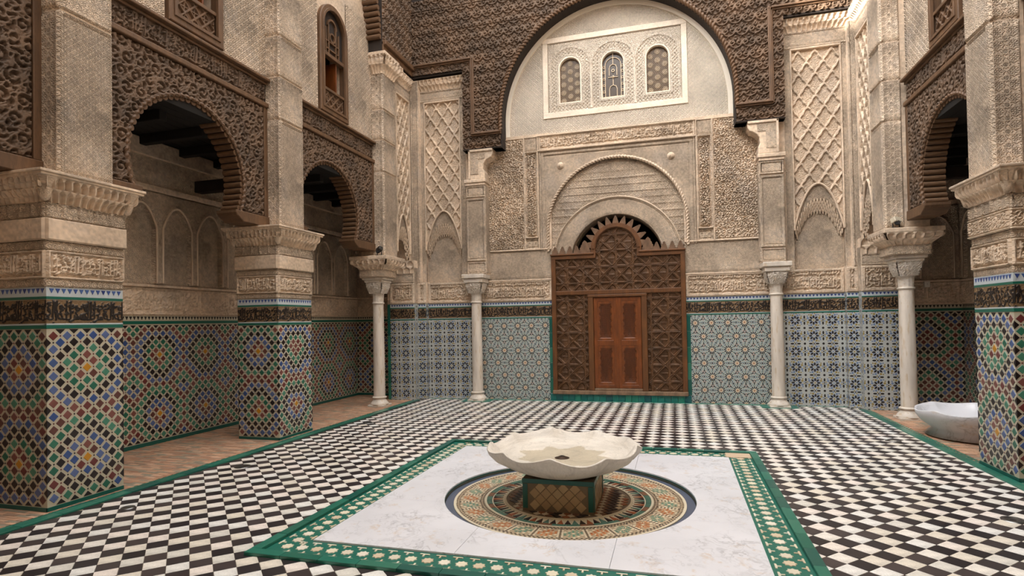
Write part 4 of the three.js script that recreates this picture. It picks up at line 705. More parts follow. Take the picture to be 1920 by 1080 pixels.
const eightPrint = tilePrint(512, 512, 0.56, 0.52, (g, ext) => {
  if (!ext) { g.fillStyle = '#b0b4b2'; g.fillRect(-0.6, -0.6, 1.8, 1.8); return; }
  const cx = 0.28, cy = 0.26;
  for (let i = 0; i < 2; i++) for (let j = 0; j < 2; j++) {
    const x = (i + 0.5) * cx, y = (j + 0.5) * cy, mid = (i + j) % 2 ? '#9a8440' : '#7d90b4';
    for (let k = 0; k < 8; k++) { const a = k * Math.PI / 4 + 0.39; petals(g, x, y, 1, 0.036, 0.034, 0.022, k % 2 ? '#7a8cb0' : '#8a9098', a); dotc(g, x + 0.094 * Math.cos(a), y + 0.088 * Math.sin(a), 0.018, k % 2 ? '#94834c' : '#7084a8'); dotc(g, x + 0.117 * Math.cos(a + 0.25), y + 0.11 * Math.sin(a + 0.25), 0.011, '#6d7f9e'); dotc(g, x + 0.117 * Math.cos(a - 0.25), y + 0.11 * Math.sin(a - 0.25), 0.011, '#8f8052'); }
    petals(g, x, y, 8, 0.026, 0.055, 0.026, '#14110f'); dotc(g, x, y, 0.012, mid);
    for (const [dx, dy, r] of [[0.5, 0, 0], [0, 0.5, 1]]) for (const q of [-1, 1]) { g.fillStyle = '#171311'; g.save(); g.translate(x + dx * cx + (r ? q * 0.05 : 0), y + dy * cy + (r ? 0 : q * 0.05)); g.beginPath(); g.ellipse(0, 0, r ? 0.028 : 0.0135, r ? 0.0135 : 0.028, 0, 0, 6.3); g.fill(); g.restore(); }
    dotc(g, x + cx / 2, y + cy / 2, 0.018, '#191514'); dotc(g, x + cx / 2, y, 0.011, '#191514'); dotc(g, x, y + cy / 2, 0.011, '#191514');
  }
});
const rosetteTile = M(0xffffff, 0.35, { map: rosettePrint }), eightTile = M(0xffffff, 0.35, { map: eightPrint });
const wallBack = structure('wall_back', 'far courtyard wall with tile dado, inscriptions and carved plaster panels', [0, 0, ZB]);
// masonry behind everything, open behind the head of the door
{
  const hole = []; for (let k = 0; k <= 30; k++) { const a = Math.PI * k / 30; hole.push([0.83 * Math.cos(a), 2.59 + 0.842 * Math.sin(a)]); } hole.push([-0.83, 0.14], [0.83, 0.14]);
  part(wallBack, 'masonry', shapeGeo([[-4.45, -0.3], [4.45, -0.3], [4.45, HT], [-4.45, HT]], -11.1, -10.84, [hole]), stucco);
  part(wallBack, 'passage_back', bx(-1.6, 1.6, -0.3, 4.2, -12.6, -12.7), woodDark); part(wallBack, 'passage_shell', merge([bx(-1.6, -1.5, -0.3, 4.2, -12.6, -11.04), bx(1.5, 1.6, -0.3, 4.2, -12.6, -11.04), bx(-1.6, 1.6, 4.1, 4.2, -12.6, -11.04), bx(-1.6, 1.6, -0.3, -0.1, -12.6, -11.04)]), woodDark);
  for (const s of [-1, 1]) {
    part(wallBack, 'dado_masonry', bx(s * 1.2, s * 3.9, -0.1, 5.05, -10.85, ZB - 0.003), stucco);
    part(wallBack, 'bay_edge', bx(s * 2.74, s * 2.87, 2.28, 4.79, -10.8, -10.55), stucco); part(wallBack, 'bay_masonry', bx(s * 2.78, s * 3.96, -0.1, 2.28, -10.8, -10.562), stucco);
  }
  part(wallBack, 'head_masonry', bx(-1.198, 1.198, 4.62, 5.03, -10.85, ZB - 0.004), stucco);
}
function dado(o, x0, x1, z, mat, y1, ends = [0, 0]) { // tiled strip with inscription above
  const w = x1 - x0, xc = (x0 + x1) / 2, p = relief(w, y1, 0.5, () => 0, 0, { u: xc, v: 0 });
  part(o, 'tile_dado', p, mat, [xc, 0, z + 0.002]);
  const strip = (n, a, b, d, m) => part(o, n, rbx(x0, x1, a, b, z - 0.01, z + d, 0.003), m);
  strip('green_line', y1, y1 + 0.022, 0.006, greens[0]); strip('pale_line', y1 + 0.022, y1 + 0.03, 0.005, paleTile);
  part(o, 'glazed_inscription', relief(w, 0.195, 0.01, F.script(0.195), 0.007, { u: xc }), gt(0.195), [xc, y1 + 0.035, z + 0.002]);
  strip('green_line', y1 + 0.232, y1 + 0.25, 0.006, greens[0]); strip('pale_ground', y1 + 0.25, y1 + 0.32, 0.004, paleTile);
  triStrip(o, w, 0.05, [xc, y1 + 0.262, z + 0.004], 0, 0.054, false);
}
function plasterText(o, x0, x1, y0, y1, z) {
  const w = x1 - x0, h = y1 - y0, xc = (x0 + x1) / 2; part(o, 'stucco_inscription', relief(w, h, 0.007, (x, y) => { const X = Math.abs(x - xc); return X > w / 2 - 0.05 || y < 0.05 || y > h - 0.045 ? 1 : X > w / 2 - 0.065 || y < 0.06 || y > h - 0.055 ? 0.1 : F.text(0.22)(x, y - 0.06); }, 0.026, { u: xc }), tm(0.22), [xc, y0, z]);
}
for (const s of [-1, 1]) {
  const X = (a, b) => s < 0 ? [-b, -a] : [a, b];
  const [a, b] = X(1.2, 2.62); dado(wallBack, a, b, ZB, rosetteTile, 1.55);
  plasterText(wallBack, a, b, 1.875, 2.28, ZB);
  const pan = (u0, u1, y0, y1, fn, mat, amp = 0.03, cell = 0.0105, m = 0.02) => { const [p, q] = X(u0, u1), w = q - p, h = y1 - y0, xc = (p + q) / 2; part(wallBack, 'carved_panel', relief(w, h, cell, (x, y) => { const d = Math.min(w / 2 - Math.abs(x - xc), y, h - y); return d < m ? 1 : d < m * 1.6 ? 0 : fn(x, y); }, amp, { u: xc }), mat, [xc, y0, ZB]); };
  pan(1.2, 2.5, 2.28, 2.85, F.finer, stuccoFiner, 0.02, 0.015);
  pan(1.7, 2.5, 2.85, 5.0, F.fine, stuccoFine, 0.032, 0.009);
  pan(1.43, 1.7, 3.06, 4.72, F.fine, stuccoFine, 0.045, 0.009, 0.035);
  pan(1.43, 1.7, 2.85, 3.06, (x, y) => F.star(x - s * 1.565 + 0.0775, y - 0.105 + 0.0775), stuccoStar, 0.02, 0.0095, 0.03);
  pan(1.43, 1.7, 4.72, 5.0, F.finer, stuccoFiner, 0.016);
  part(wallBack, 'border_moulding', merge([rbx(...X(1.42, 1.44), 2.85, 5.0, ZB, ZB + 0.04, 0.008), rbx(...X(1.69, 1.71), 2.85, 5.0, ZB, ZB + 0.04, 0.008), rbx(...X(1.2, 2.5), 2.84, 2.865, ZB, ZB + 0.035, 0.008), rbx(...X(1.2, 2.55), 2.265, 2.29, ZB, ZB + 0.035, 0.008)]), stucco);
  greenRun(wallBack, [s * 1.235, 0.14, ZB + 0.004], [s * 1.235, 1.55, ZB + 0.004], 0.07, 0.02, 0.3, 'green_tile');
  // bay dado, the stepped return and the end pier of the arcade
  const [c, d] = X(2.66, 3.69); dado(wallBack, c, d, -10.56, eightTile, 1.55); plasterText(wallBack, c, d, 1.875, 2.28, -10.56);
  const o = thing('end_pier', 'tiled end pier of the ' + (s < 0 ? 'left' : 'right') + ' arcade against the far wall', 'pier', [s * 4.1, 0, -10.5]);
  const [e, f] = X(3.69, 3.86), [g, h] = X(3.86, 4.44);
  part(o, 'core', merge([bx(s * 3.8, s * 4.15, 2.28, 6.3, -10.85, -10.443), bx(e, f, 1.88, 2.3, -10.8, -10.443), bx(g, h, 1.88, 2.72, -10.9, -10.283)]), stucco); part(o, 'tiled_core', merge([bx(e, f, 0, 1.88, -10.8, -10.443), bx(g, h, 0, 1.88, -10.9, -10.283)]), eightTile);
  dado(o, e, f, -10.44, eightTile, 1.55); plasterText(o, e, f, 1.875, 2.28, -10.44);
  part(o, 'carved_strip', relief(0.17, 4.0, 0.0115, (x, y) => (Math.abs(x) > 0.062 ? 1 : Math.abs(x) > 0.05 ? 0 : F.finer(x, y)), 0.018), stuccoFiner, [s * 3.885, 2.28, -10.44]);
  const [g2, h2] = X(3.86, 4.385); dado(o, g2, h2, -10.28, eightTile, 1.55); plasterText(o, g2, h2, 1.875, 2.28, -10.28);
  greenRun(o, [s * 4.415, 0.0, -10.28], [s * 4.415, 1.87, -10.28], 0.055, 0.02, 0.3, 'green_tile');
  part(o, 'carved_band', relief(0.56, 0.18, 0.011, band(F.finer, 0.56, 0.18, 0.02), 0.014), stuccoFiner, [s * 4.15, 2.285, -10.28]);
  part(o, 'panel_cap', relief(0.56, 0.24, 0.01, muq(0.14, 0.24), 0.035, { flare: 0.03, open: true }), stucco, [s * 4.15, 2.47, -10.28]);
  part(o, 'side_tiles', relief(0.16, 1.55, 0.5, () => 0, 0), eightTile, [s * 3.858, 0, -10.36], s < 0 ? Math.PI / 2 : -Math.PI / 2);
  part(o, 'side_plaster', relief(0.16, 0.7, 0.012, F.finer, 0.01), stuccoFiner, [s * 3.857, 1.88, -10.36], s < 0 ? Math.PI / 2 : -Math.PI / 2);
}
// green glazed step under the door
greenRun(wallBack, [-1.26, 0.066, ZB + 0.01], [1.26, 0.066, ZB + 0.01], 0.1, 0.128, 0.116, 'step_tile', [[14, 104, 100], [20, 116, 108], [10, 88, 92], [30, 124, 108]].map((c) => M(lin(...c), 0.28)));
// arched plaster surround of the door
{
  const z = ZB, arcP = (r, cy, a0, n = 64) => Array.from({ length: n + 1 }, (_, k) => { const a = a0 + (Math.PI - 2 * a0) * k / n; return [r * Math.cos(a), cy + r * Math.sin(a)]; });
  const o = thing('portal_surround', 'plaster arch surround with roped moulding above the wooden door', 'arch', [0, 2.8, z]);
  const R1 = 1.24, C1 = 3.22, in1 = (x, y) => (y < C1 ? Math.abs(x) < R1 : Math.hypot(x, y - C1) < R1);
  part(o, 'spandrel', relief(2.84, 1.92, 0.0135, (x, y) => { const d = Math.min(1.42 - Math.abs(x), 1.92 - y); return d < 0.03 ? 1 : d < 0.045 ? 0 : d < 0.1 ? 0.6 + 0.4 * F.finer(x, y) : d < 0.112 ? 0 : F.finer(x, y); }, 0.03, { keep: (x, y) => !in1(x, y + 2.8) }), stuccoFiner, [0, 2.8, z]);
  for (const s of [-1, 1]) part(o, 'spandrel_boss', lathe([[0.0001, 0.05], [0.03, 0.045], [0.05, 0.02], [0.065, 0.015], [0.07, 0]], 20), stucco, [s * 1.0, 4.4, z + 0.01]).rotation.x = Math.PI / 2;
  const rope = arcP(R1 + 0.02, C1, 0).map(([x, y]) => V(x, y, z + 0.015)); part(o, 'rope_moulding', bar([V(R1 + 0.02, 2.8, z + 0.015), V(R1 + 0.02, 3.0, z + 0.015), ...rope, V(-R1 - 0.02, 3.0, z + 0.015), V(-R1 - 0.02, 2.8, z + 0.015)], 0.026, 110), stucco);
  part(o, 'tympanum', relief(2.5, 1.72, 0.0135, (x, y) => { const q = fr(y / 0.13); return q < 0.12 ? 0.9 : F.scale(x * 1.4, y * 1.4); }, 0.028, { keep: (x, y) => in1(x, y + 2.8) && Math.hypot(x, y + 2.8 - 2.59) > 1.1 }), stuccoScale, [0, 2.8, z - 0.06]);
  part(o, 'tympanum_core', shapeGeo([...arcP(R1 + 0.06, C1, 0), [-R1 - 0.06, 2.72], [-0.83, 2.72], ...arcP(0.845, 2.59, 0.16).reverse(), [0.83, 2.72], [R1 + 0.06, 2.72]], -10.85, z - 0.07), stucco);
  // inner arch band
  const polar = new THREE.BufferGeometry(), nr = 28, na = 330, Pp = [], Uu = [], Ii = [];
  for (let i = 0; i <= na; i++) for (let k = 0; k <= nr; k++) { const a = 0.17 + (Math.PI - 0.34) * i / na, t = k / nr, r = 0.84 + 0.31 * t, hgt = t < 0.06 || t > 0.93 ? 1 : t < 0.1 || t > 0.89 ? 0.1 : F.finer(a * 1.0, r); Pp.push(r * Math.cos(a), 2.59 + r * Math.sin(a), z - 0.045 + 0.02 * hgt * (k && k < nr ? 1 : 0)); Uu.push(a, r); }
  for (let i = 0; i < na; i++) for (let k = 0; k < nr; k++) { const a = i * (nr + 1) + k; Ii.push(a, a + 1, a + nr + 2, a, a + nr + 2, a + nr + 1); }
  polar.setAttribute('position', new THREE.Float32BufferAttribute(Pp, 3)); polar.setAttribute('uv', new THREE.Float32BufferAttribute(Uu, 2)); polar.setIndex(Ii); polar.computeVertexNormals(); part(o, 'arch_band', polar, stuccoFiner);
  part(o, 'arch_soffit', ring(0, 2.59, 0.84, 1.15, 0.15, Math.PI - 0.15, z - 0.3, z - 0.05, 60), stucco);
  part(o, 'arch_edging', bar(arcP(1.165, 2.59, 0.17).map(([x, y]) => V(x, y, z - 0.035)), 0.016, 160), stucco);
  // inscription band over the surround
  const b = part(o, 'inscription_band', relief(2.84, 0.28, 0.0095, (x, y) => { const X = Math.abs(x); return X > 1.39 || y < 0.03 || y > 0.255 ? 1 : X > 1.375 || y < 0.042 || y > 0.24 || Math.abs(X - 1.12) < 0.01 ? 0.05 : F.text(0.2)(x, y - 0.04); }, 0.024), tm(0.2), [0, 4.72, z + 0.01]);
  part(o, 'band_mouldings', merge([rbx(-1.43, 1.43, 4.7, 4.73, z, z + 0.05, 0.01), rbx(-1.43, 1.43, 4.985, 5.015, z, z + 0.05, 0.01)]), stucco);
}
// ------------------------------------------------------------------ lunette with three windows
{
  const o = structure('wall_lunette', 'plaster lunette with three arched windows under the great wooden arch', [0, 5, -10.75]), R = 2.0, C = 5.32, in1 = (x, y) => (y < C ? Math.abs(x) < R : Math.hypot(x, y - C) < R), z = -10.72;
  const inF = (x, y) => Math.abs(x) < 1.29 && y > 5.36 && y < 6.84;
  part(o, 'scale_field', relief(4.0, 2.36, 0.016, (x, y) => F.scale(x, y), 0.032, { keep: (x, y) => in1(x, y + 5.0) && !inF(x, y + 5.0) }), paleScale, [0, 5.0, z]);
  const arcP = (r, cx, cy, n = 40) => Array.from({ length: n + 1 }, (_, k) => { const a = Math.PI * k / n; return [cx + r * Math.cos(a), cy + r * Math.sin(a)]; });
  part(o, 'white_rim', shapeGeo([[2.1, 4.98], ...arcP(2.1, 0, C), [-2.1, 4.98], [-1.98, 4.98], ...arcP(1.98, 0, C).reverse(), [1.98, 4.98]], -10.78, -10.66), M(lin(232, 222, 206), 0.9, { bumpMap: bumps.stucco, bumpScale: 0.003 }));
  part(o, 'frame', merge([rbx(-1.32, 1.32, 5.33, 5.44, z, z + 0.035, 0.01), rbx(-1.32, 1.32, 6.76, 6.86, z, z + 0.035, 0.01), rbx(-1.318, -1.22, 5.435, 6.765, z, z + 0.032, 0.008), rbx(1.22, 1.318, 5.435, 6.765, z, z + 0.032, 0.008)]), paleStucco);
  const cx = [-0.8, 0, 0.8], wy0 = 5.6, ws = 6.26, wr = 0.205, inW = (x, y, e = 0) => cx.some((c) => (y < ws ? Math.abs(x - c) < wr + e && y > wy0 - e : Math.hypot(x - c, y - ws) < wr + e));
  part(o, 'window_panel', relief(2.44, 1.34, 0.0095, (x, yy) => { const y = yy + 5.43; let d = 9; for (const c of cx) d = Math.min(d, y < ws ? Math.abs(x - c) : Math.hypot(x - c, y - ws)); const c0 = cx.reduce((a, c) => Math.abs(x - c) < Math.abs(x - a) ? c : a); d = y < ws ? Math.abs(x - c0) : Math.hypot(x - c0, y - ws); if (Math.abs(d - 0.385) < 0.013) return 1; if (d > 0.4) return F.finer(x, y); if (inW(x, y, 0.055)) return 0.9; return (Math.sin(x * 95) * Math.sin(y * 95) > 0.45 ? 0 : 0.6); }, 0.022, { keep: (x, y) => !inW(x, y + 5.43) }), paleFiner, [0, 5.43, z - 0.004]);
  for (const c of [-0.4, 0.4]) part(o, 'colonnette', lathe([[0.03, 0], [0.03, 0.03], [0.016, 0.05], [0.016, 0.72], [0.026, 0.74], [0.016, 0.77], [0.034, 0.83]], 12), paleStucco, [c, 5.45, z + 0.01]);
  const tracery = M(lin(214, 196, 172), 0.85), pane = new THREE.MeshPhysicalMaterial({ color: lin(70, 58, 48), roughness: 0.25 });
  cx.forEach((c, i) => {
    const w = structure('window_' + (i + 1), ['left window with pierced dark screen of small round rosettes', 'middle window with pale curved tracery on dark glass', 'right window with pierced dark screen of small round rosettes'][i], [c, wy0, z]), zz = z - 0.05;
    const out = [[c + wr, wy0], ...arcP(wr, c, ws), [c - wr, wy0]];
    part(w, 'pane', shapeGeo(out, zz - 0.02, zz - 0.012), pane);
    part(w, 'reveal', shapeGeo([[c + wr + 0.01, wy0 - 0.01], ...arcP(wr + 0.01, c, ws), [c - wr - 0.01, wy0 - 0.01]], zz - 0.02, z + 0.016, [[[c + wr - 0.012, wy0 + 0.01], ...arcP(wr - 0.012, c, ws), [c - wr + 0.012, wy0 + 0.01]]]), paleStucco);
    if (i !== 1) {
      for (let r = 0; r < 10; r++) for (let k = 0; k < 3; k++) { if ((r + k) % 2) continue; const x = c + (k - 1) * 0.13, y = wy0 + 0.06 + r * 0.078; if (!inW(x, y, -0.035)) continue; const t = part(w, 'rosette', merge([new THREE.TorusGeometry(0.027, 0.0055, 6, 18), new THREE.SphereGeometry(0.012, 8, 6), new THREE.TorusGeometry(0.045, 0.003, 4, 20)]), tracery, [x, y, zz]); }
      const net = []; for (let k = -14; k < 30; k++) for (const sg of [-1, 1]) { let a = null, b = null; for (let q = 0; q <= 60; q++) { const x = c - wr + q / 60 * 2 * wr, y = wy0 + k * 0.039 + sg * (x - c) * 1.2 + 0.02; if (inW(x, y, -0.004)) { if (!a) a = [x, y]; b = [x, y]; } } if (a && b && a[0] !== b[0]) net.push(bar([V(a[0], a[1], zz - 0.008), V(b[0], b[1], zz - 0.008)], 0.0032, 0, 4)); }
      part(w, 'screen', merge(net), M(lin(150, 128, 104), 0.9));
    } else {
      const L = [], ln = (...p) => L.push(bar(p.map(([x, y]) => V(c + x, wy0 + y, zz)), 0.008, 0, 6));
      const ap = (r, y0, y1) => { ln([-r, y0], [-r, y1 - 0.001]); ln([r, y0], [r, y1 - 0.001]); L.push(bar(arcP(r, c, wy0 + y1, 16).map(([x, y]) => V(x, y, zz)), 0.008, 0, 6)); };
      ap(0.145, 0.02, 0.62); ap(0.07, 0.02, 0.18); ap(0.07, 0.43, 0.57); ln([0, 0.64], [0, 0.85]); ln([-0.2, 0.035], [0.2, 0.035]); ln([0, 0.25], [0, 0.36]); ln([-0.09, 0.4], [0.09, 0.4]);
      L.push(new THREE.OctahedronGeometry(0.036).translate(c, wy0 + 0.4, zz)); for (const q of [-1, 1]) for (const y of [0.14, 0.26, 0.38, 0.5, 0.6]) L.push(new THREE.TorusGeometry(0.02, 0.007, 5, 12).translate(c + q * 0.17, wy0 + y, zz)); L.push(new THREE.TorusGeometry(0.024, 0.008, 5, 14).translate(c, wy0 + 0.52, zz));
      part(w, 'tracery', merge(L), tracery);
    }
  });
}
// ------------------------------------------------------------------ the great wooden arch
{
  const o = thing('great_wooden_arch', 'great dark carved wooden arch spanning the far wall above the door', 'arch', [0, 4.78, -10.5]), R = 2.06, C = 5.32, z = -10.4;
  const arc = Array.from({ length: 65 }, (_, k) => { const a = Math.PI * k / 64; return [R * Math.cos(a), C + R * Math.sin(a)]; }), yL = 6.33, yR = 6.47;
  part(o, 'backing_boards', shapeGeo([[2.84, 4.78], [2.84, yR], [3.92, yR], [3.92, HT - 0.05], [-3.92, HT - 0.05], [-3.92, yL], [-2.84, yL], [-2.84, 4.78], [-R, 4.78], ...arc.slice().reverse(), [R, 4.78]], -10.66, z - 0.004), woodDark);
  const inA = (x, y) => (y < C ? Math.abs(x) < R + 0.02 : Math.hypot(x, y - C) < R + 0.02);
  part(o, 'carved_spandrels', relief(7.8, 3.05, 0.0115, (x, y) => { const q = fr((y - 0.05) / 0.46); return q < 0.03 ? 0.1 : F.palm(x, y); }, 0.03, { keep: (x, y) => { const Y = y + 4.8; return !inA(x, Y) && (Math.abs(x) < 2.84 || Y > (x < 0 ? yL + 0.03 : yR + 0.03)); } }), woodPalm, [0, 4.8, z]);
  const rp = Array.from({ length: 80 }, (_, k) => { const a = Math.PI * k / 79; return V((R + 0.035) * Math.cos(a), C + (R + 0.035) * Math.sin(a), z + 0.02); });
  part(o, 'rope_moulding', bar([V(R + 0.035, 5.1, z + 0.02), ...rp, V(-R - 0.035, 5.1, z + 0.02)], 0.036, 95, 8, 2), woodPlain);
  for (const s of [-1, 1]) {
    const yM = s < 0 ? 6.5 : 6.6, X = (a, b) => s < 0 ? [-b, -a] : [a, b];
    part(o, 'frame_moulding', merge([0, 0.03].flatMap((d, k) => [rbx(...X(2.6 + d, 2.68 - d), 5.05 + d, yM + 0.08 - d, z, z + 0.05 + k * 0.03, 0.012), rbx(...X(2.07, 2.66), 5.04 + d, 5.12 - d, z, z + 0.05 + k * 0.03, 0.012), rbx(...X(2.62, 3.92), yM + d, yM + 0.08 - d, z, z + 0.05 + k * 0.03, 0.012)])), woodPlain);
    part(o, 'foot_beam', rbx(...X(2.06, 2.84), 4.78, 4.8, -10.66, z + 0.05, 0.01), woodDark);
  }
}
// side wooden panels above the end bays, with the springing of the side arches
for (const s of [-1, 1]) {
  const n = s < 0 ? 'left' : 'right', y0 = s < 0 ? 6.36 : 6.62, xf = faceX(s) - s * 0.06, ry = s < 0 ? Math.PI / 2 : -Math.PI / 2, zN = s < 0 ? -9.2 : -9.1, zF = -10.4, zc = (zN + zF) / 2, w = zN - zF;
  const o = thing('wooden_side_panel', 'carved wooden panel with ribbed arch edge high on the ' + n + ' wall by the corner', 'wall panel', [xf, y0, zc]);
  part(o, 'board', bx(xf + s * 0.004, xf + s * 0.45, y0, HT - 0.1, zN, zF), woodDark);
  part(o, 'carved_face', relief(w, 1.9, 0.0135, F.palm, 0.03), woodPalm, [xf, y0 + 0.16, zc], ry);
  part(o, 'moulding', merge([rbx(-w / 2, w / 2, y0, y0 + 0.16, -0.02, 0.02, 0.01), rbx(-w / 2, w / 2, y0 + 0.1, y0 + 0.19, -0.02, 0.07, 0.015)]), woodPlain, [xf, 0, zc], ry);
  const rib = new THREE.CylinderGeometry(0.045, 0.045, 0.34, 10); rib.rotateZ(Math.PI / 2);
  for (let k = 0; k < 22; k++) { const a = k * 0.055; part(o, 'rib', rib, woodPlain, [xf + s * 0.19, y0 + 0.24 + 1.8 * Math.sin(a), zN + 0.03 + 1.8 * (1 - Math.cos(a))]); }
}
// pilasters and brackets over the far columns
for (const s of [-1, 1]) {
  const n = s < 0 ? 'left' : 'right', xc = s * 2.61, o = thing('wall_pilaster', 'carved plaster pilaster above the slender column ' + n + ' of the door', 'pilaster', [xc, 2.4, -10.5]);
  part(o, 'core', bx(xc - 0.19, xc + 0.19, 2.4, 4.2, -10.66, -10.393), stucco);
  for (const [y0, y1, m, fn] of [[2.41, 2.64, 0.025, F.finer], [2.65, 3.86, 0.045, F.finer], [3.87, 4.1, 0.03, F.finer]]) part(o, 'front_panel', relief(0.38, y1 - y0, 0.01, (x, y) => { const h = y1 - y0, d = Math.min(0.19 - Math.abs(x), y, h - y); return d < m ? 1 : d < m + 0.012 ? 0 : fn(x + s, y + y0); }, 0.02), stuccoFiner, [xc, y0, -10.393]);
  for (const q of [-1, 1]) part(o, 'side_panel', relief(0.26, 1.7, 0.012, (x, y) => (Math.abs(x) > 0.1 ? 1 : F.finer(x, y)), 0.012), stuccoFiner, [xc + q * 0.19, 2.42, -10.53], q * Math.PI / 2);
  part(o, 'top_moulding', merge([rbx(xc - 0.2, xc + 0.2, 4.1, 4.15, -10.66, -10.36, 0.01), rbx(xc - 0.22, xc + 0.22, 4.15, 4.22, -10.66, -10.34, 0.015)]), stucco);
  const b = thing('wall_bracket', 'curved plaster bracket carrying the ' + n + ' foot of the great wooden arch', 'bracket', [xc, 4.22, -10.5]);
  const pr = [[0.12, 4.22], [0.12, 4.78], [-0.36, 4.78], [-0.36, 4.68], [-0.33, 4.62], [-0.28, 4.6], [-0.22, 4.56], [-0.18, 4.5], [-0.17, 4.4], [-0.2, 4.33], [-0.2, 4.22]].map(([x, y]) => [xc + s * x, y]);
  part(b, 'block', shapeGeo(s < 0 ? pr : pr.slice().reverse(), -10.66, -10.36, [], 0.01), stucco);
  part(b, 'carved_face', relief(0.3, 0.42, 0.011, (x, y) => F.finer(x, y), 0.014, { keep: (x, y) => !(s * x < -0.02 && y < 0.3 - Math.max(0, (s * x + 0.02)) ) }), stuccoFiner, [xc + s * 0.0 - s * 0.06, 4.3, -10.358]);
  part(b, 'edge', merge([rbx(xc + s * 0.08, xc + s * 0.12, 4.22, 4.78, -10.4, -10.335, 0.01), rbx(xc - s * 0.36, xc + s * 0.12, 4.735, 4.78, -10.4, -10.335, 0.01)]), stucco);
}
